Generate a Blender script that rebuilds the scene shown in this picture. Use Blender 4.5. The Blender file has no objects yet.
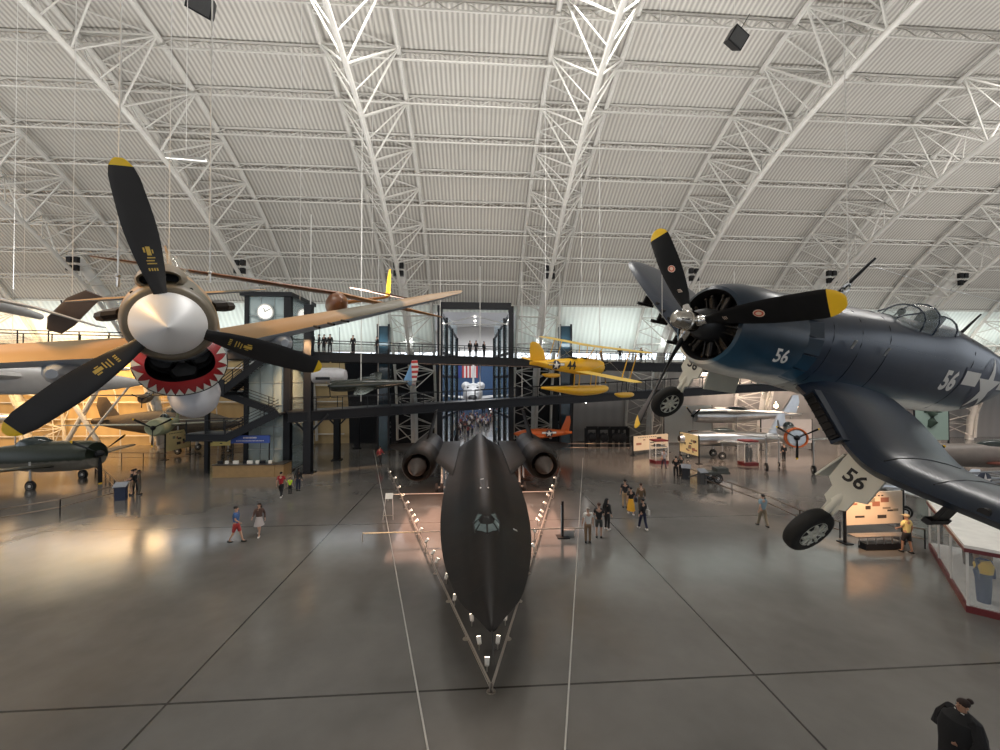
import bpy, bmesh, math, random
from mathutils import Vector, Matrix, Euler
from mathutils.bvhtree import BVHTree
random.seed(7)
S = bpy.context.scene
COL = S.collection
PI = math.pi
V = Vector

# ---------------------------------------------------------------- camera
F = 395.0; CH = 7.8
yaw = math.atan(25 / F); pit = math.atan(5 / F)
FW = V((math.sin(yaw) * math.cos(pit), math.cos(yaw) * math.cos(pit), math.sin(pit)))
RT = V((math.cos(yaw), -math.sin(yaw), 0)); UP = RT.cross(FW)
cam = bpy.data.cameras.new('camera'); cam.sensor_width = 36; cam.lens = F / 1000 * 36
cam.clip_start = 0.05; cam.clip_end = 500
co = bpy.data.objects.new('camera', cam); COL.objects.link(co)
co.matrix_world = Matrix(((RT.x, UP.x, -FW.x, 0), (RT.y, UP.y, -FW.y, 0), (RT.z, UP.z, -FW.z, CH), (0, 0, 0, 1)))
S.camera = co

def at(px, py, Y):
    d = FW + RT * ((px - 500) / F) + UP * ((375 - py) / F)
    return V((0, 0, CH)) + d * (Y / d.y)

def fl(px, py, z=0.0):
    d = FW + RT * ((px - 500) / F) + UP * ((375 - py) / F)
    return V((0, 0, CH)) + d * ((z - CH) / d.z)

# ---------------------------------------------------------------- materials
def newmat(name):
    m = bpy.data.materials.new(name); m.use_nodes = True
    nt = m.node_tree; b = nt.nodes['Principled BSDF']
    return m, nt, b

def lk(nt, a, b): nt.links.new(a, b)

def mat(name, c, rough=.5, metal=0., var=.12, vs=3., bump=0., bs=40., spec=.5, coat=0.):
    """plain paint or metal with a little procedural wear"""
    m, nt, b = newmat(name)
    b.inputs['Roughness'].default_value = rough
    b.inputs['Metallic'].default_value = metal
    b.inputs['Specular IOR Level'].default_value = spec
    b.inputs['Coat Weight'].default_value = coat
    b.inputs['Coat Roughness'].default_value = .15
    tc = nt.nodes.new('ShaderNodeTexCoord')
    if var > 0:
        n = nt.nodes.new('ShaderNodeTexNoise'); n.inputs['Scale'].default_value = vs; n.inputs['Detail'].default_value = 4
        lk(nt, tc.outputs['Object'], n.inputs['Vector'])
        mx = nt.nodes.new('ShaderNodeMix'); mx.data_type = 'RGBA'
        lk(nt, n.outputs['Fac'], mx.inputs['Factor'])
        mx.inputs['A'].default_value = (*[max(0, x * (1 - var * 1.6)) for x in c], 1)
        mx.inputs['B'].default_value = (*[min(1, x * (1 + var * 1.6)) for x in c], 1)
        lk(nt, mx.outputs['Result'], b.inputs['Base Color'])
    else:
        b.inputs['Base Color'].default_value = (*c, 1)
    if bump > 0:
        n2 = nt.nodes.new('ShaderNodeTexNoise'); n2.inputs['Scale'].default_value = bs
        lk(nt, tc.outputs['Object'], n2.inputs['Vector'])
        bp = nt.nodes.new('ShaderNodeBump'); bp.inputs['Strength'].default_value = bump; bp.inputs['Distance'].default_value = .01
        lk(nt, n2.outputs['Fac'], bp.inputs['Height']); lk(nt, bp.outputs['Normal'], b.inputs['Normal'])
    return m

def emis(name, c, s):
    m, nt, b = newmat(name)
    b.inputs['Base Color'].default_value = (*c, 1)
    b.inputs['Emission Color'].default_value = (*c, 1)
    b.inputs['Emission Strength'].default_value = s
    return m

def glass(name, c=(.8, .9, .9), a=.25, rough=.05):
    m, nt, b = newmat(name)
    b.inputs['Base Color'].default_value = (*c, 1)
    b.inputs['Roughness'].default_value = rough
    b.inputs['Alpha'].default_value = a
    b.inputs['Specular IOR Level'].default_value = .5
    return m

def bands(name, stops, axis='Z', noise=.06, ns=2.5, rough=.35, metal=0., lines=0., coat=0., lsx=.7, lsz=.45):
    """paint scheme: colours split along one axis of the object, edges blended by noise; lines adds panel seams"""
    m, nt, b = newmat(name)
    b.inputs['Roughness'].default_value = rough; b.inputs['Metallic'].default_value = metal
    b.inputs['Coat Weight'].default_value = coat; b.inputs['Coat Roughness'].default_value = .12; b.inputs['Specular IOR Level'].default_value = .38
    tc = nt.nodes.new('ShaderNodeTexCoord'); sp = nt.nodes.new('ShaderNodeSeparateXYZ')
    lk(nt, tc.outputs['Object'], sp.inputs[0])
    n = nt.nodes.new('ShaderNodeTexNoise'); n.inputs['Scale'].default_value = ns; n.inputs['Detail'].default_value = 3
    lk(nt, tc.outputs['Object'], n.inputs['Vector'])
    ma = nt.nodes.new('ShaderNodeMath'); ma.operation = 'MULTIPLY_ADD'
    lk(nt, n.outputs['Fac'], ma.inputs[0]); ma.inputs[1].default_value = noise * 2
    lk(nt, sp.outputs[axis], ma.inputs[2])
    lo = stops[0][0]; hi = stops[-1][0]
    mr = nt.nodes.new('ShaderNodeMapRange'); mr.inputs['From Min'].default_value = lo + noise; mr.inputs['From Max'].default_value = hi + noise
    lk(nt, ma.outputs[0], mr.inputs['Value'])
    cr = nt.nodes.new('ShaderNodeValToRGB')
    el = cr.color_ramp.elements
    while len(el) > 1: el.remove(el[-1])
    for i, (p, c) in enumerate(stops):
        q = (p - lo) / (hi - lo)
        e = el[0] if i == 0 else el.new(q)
        e.position = q; e.color = (*c, 1)
    lk(nt, mr.outputs[0], cr.inputs[0])
    out = cr.outputs[0]
    n3 = nt.nodes.new('ShaderNodeTexNoise'); n3.inputs['Scale'].default_value = 6; n3.inputs['Detail'].default_value = 5
    lk(nt, tc.outputs['Object'], n3.inputs['Vector'])
    mrr = nt.nodes.new('ShaderNodeMapRange'); mrr.inputs['To Min'].default_value = .75; mrr.inputs['To Max'].default_value = 1.25
    lk(nt, n3.outputs['Fac'], mrr.inputs['Value'])
    mu = nt.nodes.new('ShaderNodeMix'); mu.data_type = 'RGBA'; mu.blend_type = 'MULTIPLY'; mu.inputs['Factor'].default_value = 1
    lk(nt, out, mu.inputs['A']); lk(nt, mrr.outputs[0], mu.inputs['B'])
    lk(nt, mu.outputs['Result'], b.inputs['Base Color'])
    if lines > 0:
        cx = nt.nodes.new('ShaderNodeCombineXYZ')
        lk(nt, sp.outputs['X'], cx.inputs['X']); lk(nt, sp.outputs['Z'], cx.inputs['Y'])
        br = nt.nodes.new('ShaderNodeTexBrick'); br.inputs['Scale'].default_value = 1
        br.inputs['Mortar Size'].default_value = .006; br.inputs['Brick Width'].default_value = lsx; br.inputs['Row Height'].default_value = lsz
        br.inputs['Color1'].default_value = (1, 1, 1, 1); br.inputs['Color2'].default_value = (1, 1, 1, 1); br.inputs['Mortar'].default_value = (0, 0, 0, 1)
        lk(nt, cx.outputs[0], br.inputs['Vector'])
        bp = nt.nodes.new('ShaderNodeBump'); bp.inputs['Strength'].default_value = lines; bp.inputs['Distance'].default_value = .01
        lk(nt, br.outputs['Color'], bp.inputs['Height']); lk(nt, bp.outputs['Normal'], b.inputs['Normal'])
    return m

def camo(name, c1, c2, scale=.9, thr=.5, rough=.5, c3=None, thr3=.62):
    m, nt, b = newmat(name); b.inputs['Roughness'].default_value = rough
    tc = nt.nodes.new('ShaderNodeTexCoord')
    n = nt.nodes.new('ShaderNodeTexNoise'); n.inputs['Scale'].default_value = scale; n.inputs['Detail'].default_value = 1
    lk(nt, tc.outputs['Object'], n.inputs['Vector'])
    cr = nt.nodes.new('ShaderNodeValToRGB'); el = cr.color_ramp.elements
    el[0].position = thr - .01; el[0].color = (*c1, 1); el[1].position = thr + .01; el[1].color = (*c2, 1)
    if c3:
        e = el.new(thr3 - .005); e.color = (*c2, 1); e = el.new(thr3 + .01); e.color = (*c3, 1)
    lk(nt, n.outputs['Fac'], cr.inputs[0]); lk(nt, cr.outputs[0], b.inputs['Base Color'])
    return m

# ---------------------------------------------------------------- mesh collector
def basis(d, up=None):
    d = d.normalized()
    u = up if up is not None else (V((0, 0, 1)) if abs(d.z) < .95 else V((1, 0, 0)))
    a = u.cross(d)
    if a.length < 1e-6: a = V((1, 0, 0)).cross(d)
    a.normalize()
    return d, a, d.cross(a)

class MB:
    def __init__(s): s.v = []; s.f = []; s.m = []
    def add(s, vs, fs, mi=0):
        o = len(s.v); s.v += [tuple(x) for x in vs]
        for k, f in enumerate(fs):
            s.f.append(tuple(o + i for i in f)); s.m.append(mi[k] if isinstance(mi, list) else mi)
        return s
    def box(s, c, d, M=None, mi=0):
        hx, hy, hz = d[0] / 2, d[1] / 2, d[2] / 2
        vs = [V((x, y, z)) for x in (-hx, hx) for y in (-hy, hy) for z in (-hz, hz)]
        if M is not None: vs = [M @ q for q in vs]
        c = V(c); vs = [q + c for q in vs]
        return s.add(vs, [(0, 1, 3, 2), (4, 6, 7, 5), (0, 4, 5, 1), (2, 3, 7, 6), (0, 2, 6, 4), (1, 5, 7, 3)], mi)
    def bar(s, p, q, w, h=None, mi=0, up=None):
        p = V(p); q = V(q); h = h or w
        d, a, b = basis(q - p, up)
        vs = [e + a * x + b * y for e in (p, q) for x, y in ((-w / 2, -h / 2), (w / 2, -h / 2), (w / 2, h / 2), (-w / 2, h / 2))]
        return s.add(vs, [(3, 2, 1, 0), (4, 5, 6, 7), (0, 1, 5, 4), (1, 2, 6, 5), (2, 3, 7, 6), (3, 0, 4, 7)], mi)
    def cyl(s, p, q, r0, r1=None, n=10, mi=0, caps=True):
        p = V(p); q = V(q); r1 = r0 if r1 is None else r1
        d, a, b = basis(q - p)
        vs = [e + a * math.cos(2 * PI * k / n) * r + b * math.sin(2 * PI * k / n) * r for e, r in ((p, r0), (q, r1)) for k in range(n)]
        fs = [(k, (k + 1) % n, n + (k + 1) % n, n + k) for k in range(n)]
        if caps: fs += [tuple(range(n - 1, -1, -1)), tuple(range(n, 2 * n))]
        return s.add(vs, fs, mi)
    def tube(s, pts, r, n=8, mi=0):
        pts = [V(p) for p in pts]; rings = []
        for i, p in enumerate(pts):
            d = pts[min(i + 1, len(pts) - 1)] - pts[max(i - 1, 0)]
            d, a, b = basis(d)
            rr = r[i] if isinstance(r, (list, tuple)) else r
            rings.append([p + a * math.cos(2 * PI * k / n) * rr + b * math.sin(2 * PI * k / n) * rr for k in range(n)])
        return s.loft(rings, mi=mi)
    def loft(s, rings, caps=True, mi=0, mif=None, close=True):
        n = len(rings[0]); vs = [p for r in rings for p in r]; fs = []; ms = []
        for i in range(len(rings) - 1):
            for k in range(n if close else n - 1):
                fs.append((i * n + k, i * n + (k + 1) % n, (i + 1) * n + (k + 1) % n, (i + 1) * n + k))
                ms.append(mif(i, k) if mif else mi)
        if caps:
            fs += [tuple(range(n - 1, -1, -1)), tuple(range((len(rings) - 1) * n, len(rings) * n))]; ms += [ms[0], ms[-1]]
        return s.add(vs, fs, ms)
    def lathe(s, prof, o=(0, 0, 0), ax=(0, 0, 1), n=20, mi=0, sy=1., sz=1., caps=True, mif=None):
        """prof: (distance along ax, radius)"""
        o = V(o); d, a, b = basis(V(ax)); rings = []
        for h, r in prof:
            rings.append([o + d * h + a * math.cos(2 * PI * k / n) * r * sy + b * math.sin(2 * PI * k / n) * r * sz for k in range(n)])
        return s.loft(rings, caps=caps, mi=mi, mif=mif)
    def ball(s, c, r, n=12, mi=0):
        r = r if isinstance(r, (tuple, list)) else (r, r, r); c = V(c); rings = []
        m = max(5, n // 2)
        for i in range(m + 1):
            t = PI * (i + .02) / (m + .04)
            rings.append([c + V((r[0] * math.sin(t) * math.cos(2 * PI * k / n), r[1] * math.sin(t) * math.sin(2 * PI * k / n), -r[2] * math.cos(t))) for k in range(n)])
        return s.loft(rings, mi=mi)
    def bvh(s): return BVHTree.FromPolygons([V(p) for p in s.v], s.f)
    def build(s, name, mats, parent=None, ang=35, smooth=True):
        me = bpy.data.meshes.new(name); me.from_pydata(s.v, [], s.f)
        for m in (mats if isinstance(mats, (list, tuple)) else [mats]): me.materials.append(m)
        me.polygons.foreach_set('material_index', s.m)
        bm = bmesh.new(); bm.from_mesh(me); bmesh.ops.recalc_face_normals(bm, faces=bm.faces); bm.to_mesh(me); bm.free()
        if smooth:
            me.polygons.foreach_set('use_smooth', [True] * len(me.polygons)); me.set_sharp_from_angle(angle=math.radians(ang))
        o = bpy.data.objects.new(name, me); COL.objects.link(o)
        if parent is not None: o.parent = parent
        return o

def tag(o, label=None, cat=None, group=None, kind=None):
    if label: o['label'] = label
    if cat: o['category'] = cat
    if group: o['group'] = group
    if kind: o['kind'] = kind
    return o

def thing(name, label, cat, loc=(0, 0, 0), R=None, group=None, scale=1.):
    o = bpy.data.objects.new(name, None); COL.objects.link(o); o.empty_display_size = .3
    M = (R.to_4x4() if R is not None else Matrix.Identity(4))
    o.matrix_world = Matrix.Translation(V(loc)) @ M @ Matrix.Scale(scale, 4)
    return tag(o, label, cat, group)

def rz(a): return Matrix.Rotation(a, 3, 'Z')

def copy_tree(o, parent=None):
    c = o.copy(); COL.objects.link(c)
    if parent is not None:
        c.parent = parent; c.matrix_parent_inverse = o.matrix_parent_inverse
    for ch in list(o.children): copy_tree(ch, c)
    return c

def struct(o, label=None):
    return tag(o, label, None, None, 'structure')

# text and decals -------------------------------------------------------
def textmesh(t, size=1., bold=.02, align='CENTER'):
    cu = bpy.data.curves.new('t', 'FONT'); cu.body = t; cu.size = size; cu.offset = bold * size; cu.align_x = align; cu.align_y = 'CENTER'; cu.resolution_u = 3
    o = bpy.data.objects.new('t', cu); COL.objects.link(o)
    dg = bpy.context.evaluated_depsgraph_get(); me = bpy.data.meshes.new_from_object(o.evaluated_get(dg))
    vs = [(v.co.x, v.co.y) for v in me.vertices]; fs = [tuple(p.vertices) for p in me.polygons]
    bpy.data.objects.remove(o); bpy.data.curves.remove(cu); bpy.data.meshes.remove(me)
    return vs, fs

def decal(name, shapes, o, u, v, m, parent, bvh=None, off=.006, seg=.1, reach=4.):
    """shapes: (vs2d, faces) laid on plane o,u,v and dropped onto the surface bvh"""
    o = V(o); u = V(u).normalized(); v = V(v).normalized(); n = u.cross(v).normalized()
    bm = bmesh.new()
    for vs, fs in shapes:
        bv = [bm.verts.new((x, y, 0)) for x, y in vs]
        for f in fs:
            try: bm.faces.new([bv[i] for i in f])
            except ValueError: pass
    bmesh.ops.triangulate(bm, faces=bm.faces)
    if bvh:
        for _ in range(5):
            es = [e for e in bm.edges if e.calc_length() > seg]
            if not es: break
            bmesh.ops.subdivide_edges(bm, edges=es, cuts=1); bmesh.ops.triangulate(bm, faces=bm.faces)
    for q in bm.verts:
        p = o + u * q.co.x + v * q.co.y
        if bvh:
            h = bvh.ray_cast(p + n * reach, -n, reach * 2)
            p = h[0] if h[0] is not None else bvh.find_nearest(p)[0]
        q.co = p + n * off
    me = bpy.data.meshes.new(name); bm.to_mesh(me); bm.free(); me.materials.append(m)
    ob = bpy.data.objects.new(name, me); COL.objects.link(ob); ob.parent = parent
    return ob

def poly_star(R, r=None, rot=PI / 2, c=(0, 0)):
    r = r or R * .382
    vs = [(c[0] + (R if k % 2 == 0 else r) * math.cos(rot + k * PI / 5), c[1] + (R if k % 2 == 0 else r) * math.sin(rot + k * PI / 5)) for k in range(10)] + [c]
    return vs, [(k, (k + 1) % 10, 10) for k in range(10)]
def poly_disc(R, c=(0, 0), n=24, ry=None):
    return [(c[0] + R * math.cos(2 * PI * k / n), c[1] + (ry or R) * math.sin(2 * PI * k / n)) for k in range(n)], [tuple(range(n))]
def poly_rect(x0, y0, x1, y1): return [(x0, y0), (x1, y0), (x1, y1), (x0, y1)], [(0, 1, 2, 3)]
def shift(sh, dx, dy): return [(x + dx, y + dy) for x, y in sh[0]], sh[1]

# aircraft building blocks -------------------------------------------------
def fus_rings(secs, n=28):
    """secs: (x, half width, z top, z bottom, exponent, z of widest line)"""
    R = []
    for sct in secs:
        x, hw, zt, zb = sct[:4]; e = sct[4] if len(sct) > 4 else 2.; zc = sct[5] if len(sct) > 5 else (zt + zb) / 2
        r = []
        for k in range(n):
            a = 2 * PI * k / n; c = math.cos(a); s_ = math.sin(a)
            y = hw * math.copysign(abs(c) ** (2 / e), c); z = math.copysign(abs(s_) ** (2 / e), s_)
            r.append(V((x, y, zc + (z * (zt - zc) if z > 0 else z * (zc - zb)))))
        R.append(r)
    return R

def interp(secs, k=4):
    """smooth (Catmull-Rom) resampling of section lists"""
    out = []
    L = [tuple(s_) for s_ in secs]
    for i in range(len(L) - 1):
        p0 = L[max(i - 1, 0)]; p1 = L[i]; p2 = L[i + 1]; p3 = L[min(i + 2, len(L) - 1)]
        for j in range(k):
            t = j / k
            q = []
            for a, b, c, d in zip(p0, p1, p2, p3):
                val = .5 * ((2 * b) + (c - a) * t + (2 * a - 5 * b + 4 * c - d) * t * t + (3 * b - a - 3 * c + d) * t ** 3)
                q.append(min(max(val, min(b, c)), max(b, c)))
            out.append(tuple(q))
    out.append(L[-1]); return out

AT = [1, .85, .65, .45, .28, .14, .05, .0]
def yt(t): return 5 * (.2969 * math.sqrt(t) - .126 * t - .3516 * t * t + .2843 * t ** 3 - .1015 * t ** 4) if t > 0 else 0
def wing(mb, st, nrm=(0, 0, 1), mi=(0, 1)):
    """st: (leading edge point, chord, thickness ratio[, drop of the trailing edge])"""
    nrm = V(nrm); rings = []
    for s_ in st:
        le, c, th = V(s_[0]), s_[1], s_[2]; tw = s_[3] if len(s_) > 3 else 0.
        r = []
        for t in AT: r.append(le + V((-c * t, 0, -tw * t)) + nrm * (yt(t) * th * c + .002))
        for t in AT[-2::-1]: r.append(le + V((-c * t, 0, -tw * t)) - nrm * (yt(t) * th * c * .8 + .002))
        rings.append(r)
    n = len(AT)
    mb.loft(rings, mif=lambda i, k: mi[0] if k < n - 1 else mi[1])
    return mb

def blade(mb, R, r0, w, ang, x=0., tipl=.1, thick=.045, tw0=1.0, tw1=.35, shank=.06, round_=.5, sense=1, taper=0.):
    """one propeller blade in the y-z plane at angle ang; faces near the tip get material 1"""
    rings = []; N = 14; rr = sorted(set([r0 + (R - r0) * (k / N) ** .9 for k in range(N)] + [R * (1 - tipl), R * .96, R * .985, R * .995, R]))
    for r in rr:
        t = (r - r0) / (R - r0)
        ww = w * (.42 + .58 * math.sin(min(1, t * 1.55) * PI / 2)) * (1 - .12 * t - taper * max(0, t - .45) ** 1.3)
        if t > .86: ww *= math.sqrt(max(.02, 1 - ((t - .86) / .145) ** 2)) * (1 - round_) + round_ * math.sqrt(max(.02, 1 - ((t - .86) / .145) ** 2))
        th = thick * (1 - .75 * t) + shank * max(0, 1 - t * 6)
        if t < .12: ww = shank * 2 + (ww - shank * 2) * t / .12
        tw = (tw0 + (tw1 - tw0) * min(1, t * 1.1)) * sense
        ring = []
        for k in range(14):
            a = 2 * PI * k / 14; c = math.cos(a) * ww / 2; h = math.sin(a) * th / 2
            if t > .12: h *= (1 + .5 * math.cos(a))
            xx = c * math.sin(tw) + h * math.cos(tw); tt = c * math.cos(tw) - h * math.sin(tw)
            ring.append(V((x + xx, r * math.cos(ang) - tt * math.sin(ang), r * math.sin(ang) + tt * math.cos(ang))))
        rings.append(ring)
    lim = R * (1 - tipl)
    mb.loft(rings, mif=lambda i, k: 1 if rr[i] > lim - 1e-4 else 0)
    return mb

def wheel(parent, c, r, w, ax, mt, mh, name='wheel', nsp=0):
    """tyre with a hub as its child"""
    t = MB(); prof = []
    for k in range(9):
        a = -PI / 2 + PI * k / 8; prof.append((w / 2 * math.sin(a) , r * (.74 + .26 * math.cos(a) ** .6 if math.cos(a) > 1e-6 else .74)))
    prof = [(-w * .42, r * .58)] + prof + [(w * .42, r * .58)]
    t.lathe(prof, c, ax, 28)
    o = t.build(name, mt, parent)
    h = MB(); h.lathe([(-w * .44, .02), (-w * .44, r * .3), (-w * .36, r * .34), (-w * .36, r * .52), (-w * .46, r * .6), (w * .46, r * .6), (w * .36, r * .52), (w * .36, r * .34), (w * .46, r * .28), (w * .46, .02)], c, ax, 24)
    d, a, b = basis(V(ax))
    for k in range(nsp):
        q = a * math.cos(2 * PI * k / nsp) + b * math.sin(2 * PI * k / nsp)
        for sd in (-1, 1): h.bar(V(c) + q * r * .25 + d * w * .4 * sd, V(c) + q * r * .55 + d * w * .42 * sd, .06 * r / .4, .04)
    h.build('wheel_hub', mh, o)
    return o
# ================================================================ shared materials
M_white = mat('white_steel', (.62, .61, .58), .45, var=.06)
M_roofst = mat('roof_steel', (.52, .505, .47), .5, var=.08)
M_dark = mat('dark_steel', (.009, .010, .013), .42, var=.15, spec=.28)
M_black = mat('black_paint', (.007, .007, .008), .45, var=.2, spec=.25)
M_rubber = mat('tyre_rubber', (.012, .012, .012), .75, var=.2, bump=.3, bs=60)
M_chrome = mat('polished_metal', (.75, .74, .72), .12, 1., var=.05)
M_alu = mat('bare_aluminium', (.62, .63, .64), .28, 1., var=.12, vs=2)
M_yel = mat('yellow_tip_paint', (.85, .55, .02), .4, var=.05)
M_paper = mat('white_board', (.8, .78, .72), .6, var=.04)
M_conc = None

def floor_mat():
    m, nt, b = newmat('polished_concrete')
    tc = nt.nodes.new('ShaderNodeTexCoord')
    n1 = nt.nodes.new('ShaderNodeTexNoise'); n1.inputs['Scale'].default_value = .22; n1.inputs['Detail'].default_value = 3; n1.inputs['Roughness'].default_value = .62
    n2 = nt.nodes.new('ShaderNodeTexNoise'); n2.inputs['Scale'].default_value = 3.; n2.inputs['Detail'].default_value = 5
    lk(nt, tc.outputs['Object'], n1.inputs['Vector']); lk(nt, tc.outputs['Object'], n2.inputs['Vector'])
    cr = nt.nodes.new('ShaderNodeValToRGB'); el = cr.color_ramp.elements
    el[0].position = .3; el[0].color = (.108, .102, .095, 1); el[1].position = .72; el[1].color = (.168, .16, .149, 1)
    lk(nt, n1.outputs['Fac'], cr.inputs[0])
    mx = nt.nodes.new('ShaderNodeMix'); mx.data_type = 'RGBA'; mx.blend_type = 'OVERLAY'; mx.inputs['Factor'].default_value = .08
    lk(nt, cr.outputs[0], mx.inputs['A']); lk(nt, n2.outputs['Fac'], mx.inputs['B'])
    # sawn joints every 14.7 m across and 9.5 m deep
    sp = nt.nodes.new('ShaderNodeSeparateXYZ'); lk(nt, tc.outputs['Object'], sp.inputs[0])
    fac = None
    for axn, per, ph, wd in (('X', 14.8, 7.4, .03), ('Y', 11.8, 10.1, .03)):
        a = nt.nodes.new('ShaderNodeMath'); a.operation = 'SUBTRACT'; lk(nt, sp.outputs[axn], a.inputs[0]); a.inputs[1].default_value = ph - per * 20
        r = nt.nodes.new('ShaderNodeMath'); r.operation = 'PINGPONG'; lk(nt, a.outputs[0], r.inputs[0]); r.inputs[1].default_value = per / 2
        c = nt.nodes.new('ShaderNodeMath'); c.operation = 'LESS_THAN'; lk(nt, r.outputs[0], c.inputs[0]); c.inputs[1].default_value = wd
        if fac is None: fac = c
        else:
            q = nt.nodes.new('ShaderNodeMath'); q.operation = 'MAXIMUM'; lk(nt, fac.outputs[0], q.inputs[0]); lk(nt, c.outputs[0], q.inputs[1]); fac = q
    m2 = nt.nodes.new('ShaderNodeMix'); m2.data_type = 'RGBA'; lk(nt, fac.outputs[0], m2.inputs['Factor'])
    lk(nt, mx.outputs['Result'], m2.inputs['A']); m2.inputs['B'].default_value = (.03, .028, .025, 1)
    lk(nt, m2.outputs['Result'], b.inputs['Base Color'])
    rr = nt.nodes.new('ShaderNodeMapRange'); rr.inputs['To Min'].default_value = .09; rr.inputs['To Max'].default_value = .22
    lk(nt, n1.outputs['Fac'], rr.inputs['Value']); lk(nt, rr.outputs[0], b.inputs['Roughness'])
    b.inputs['Specular IOR Level'].default_value = .62
    bp = nt.nodes.new('ShaderNodeBump'); bp.inputs['Strength'].default_value = .0; bp.inputs['Distance'].default_value = .02
    n3 = nt.nodes.new('ShaderNodeTexNoise'); n3.inputs['Scale'].default_value = 1.6; lk(nt, tc.outputs['Object'], n3.inputs['Vector'])
    lk(nt, n3.outputs['Fac'], bp.inputs['Height']); lk(nt, bp.outputs['Normal'], b.inputs['Normal'])
    return m

def corr_mat(name, c, per=.32, depth=.35, rough=.55, contrast=.78):
    """ribbed sheet: ribs repeat along X"""
    m, nt, b = newmat(name); b.inputs['Roughness'].default_value = rough
    tc = nt.nodes.new('ShaderNodeTexCoord'); sp = nt.nodes.new('ShaderNodeSeparateXYZ'); lk(nt, tc.outputs['Object'], sp.inputs[0])
    a = nt.nodes.new('ShaderNodeMath'); a.operation = 'MULTIPLY'; lk(nt, sp.outputs['X'], a.inputs[0]); a.inputs[1].default_value = 2 * PI / per
    s_ = nt.nodes.new('ShaderNodeMath'); s_.operation = 'SINE'; lk(nt, a.outputs[0], s_.inputs[0])
    n = nt.nodes.new('ShaderNodeTexNoise'); n.inputs['Scale'].default_value = .12; n.inputs['Detail'].default_value = 5; lk(nt, tc.outputs['Object'], n.inputs['Vector'])
    mr = nt.nodes.new('ShaderNodeMapRange'); lk(nt, s_.outputs[0], mr.inputs['Value']); mr.inputs['From Min'].default_value = -1
    mr.inputs['To Min'].default_value = contrast; mr.inputs['To Max'].default_value = 1.
    mr2 = nt.nodes.new('ShaderNodeMapRange'); lk(nt, n.outputs['Fac'], mr2.inputs['Value']); mr2.inputs['To Min'].default_value = .85; mr2.inputs['To Max'].default_value = 1.12
    mm = nt.nodes.new('ShaderNodeMath'); mm.operation = 'MULTIPLY'; lk(nt, mr.outputs[0], mm.inputs[0]); lk(nt, mr2.outputs[0], mm.inputs[1])
    mx = nt.nodes.new('ShaderNodeMix'); mx.data_type = 'RGBA'; mx.blend_type = 'MULTIPLY'; mx.inputs['Factor'].default_value = 1
    mx.inputs['A'].default_value = (*c, 1); lk(nt, mm.outputs[0], mx.inputs['B']); lk(nt, mx.outputs['Result'], b.inputs['Base Color'])
    bp = nt.nodes.new('ShaderNodeBump'); bp.inputs['Strength'].default_value = depth; bp.inputs['Distance'].default_value = .05
    lk(nt, s_.outputs[0], bp.inputs['Height']); lk(nt, bp.outputs['Normal'], b.inputs['Normal'])
    return m

M_floor = floor_mat()
M_corr = corr_mat('ribbed_roof_sheet', (.53, .505, .46), contrast=.58)
M_corr2 = corr_mat('pale_ribbed_sheet', (.84, .90, .86), per=.5, contrast=.85)
M_wallw = corr_mat('grey_wall_panel', (.30, .29, .28), per=1.2, depth=.15, contrast=.93)
M_wallwarm = corr_mat('cream_wall_panel', (.50, .37, .19), per=1.2, depth=.15, contrast=.93)
M_win = emis('daylight_glazing', (.86, .93, 1.), 2.6)

# ================================================================ floor
mb = MB(); mb.box((0, 40, -.15), (300, 200, .3)); struct(mb.build('floor', M_floor, smooth=False), 'polished grey concrete hangar floor with dark sawn joints')

# ================================================================ arched roof
A_, B_, CY = 38., 31., 12.
def arch(z, off=0.):
    """point of the roof section at height z on the far side, moved inwards by off"""
    c = math.sqrt(max(0, 1 - (z / B_) ** 2)); Y = CY + A_ * c
    n = V((0, c / A_, z / B_ / B_)).normalized()
    return V((0, Y, z)) - n * off
def arch_t(t, off=0.):
    Y = CY + A_ * math.cos(t); z = B_ * math.sin(t)
    n = V((0, math.cos(t) / A_, math.sin(t) / B_)).normalized()
    return V((0, Y, z)) - n * off
# arc-length table over the section
TS = [PI * i / 2000 for i in range(2001)]; LS = [0.]
for i in range(2000): LS.append(LS[-1] + (arch_t(TS[i + 1]) - arch_t(TS[i])).length)
def t_at(l):
    lo, hi = 0, 2000
    while hi - lo > 1:
        m_ = (lo + hi) // 2
        if LS[m_] < l: lo = m_
        else: hi = m_
    return TS[lo] + (TS[hi] - TS[lo]) * (l - LS[lo]) / (LS[hi] - LS[lo])
def l_of_z(z): 
    t = math.asin(z / B_); i = int(t / PI * 2000); return LS[i]
XL, XR = -125., 125.
L0 = l_of_z(16.3)
mb = MB(); rings = []
N = 60; LE = LS[-1] - l_of_z(9)
for i in range(N + 1):
    p = arch_t(t_at(L0 + (LE - L0) * i / N)); rings.append([V((XL, p.y, p.z)), V((XR, p.y, p.z))])
mb.loft(rings, caps=False, close=False)
struct(mb.build('ceiling', M_corr), 'grey ribbed metal arched roof of the hangar')
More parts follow.
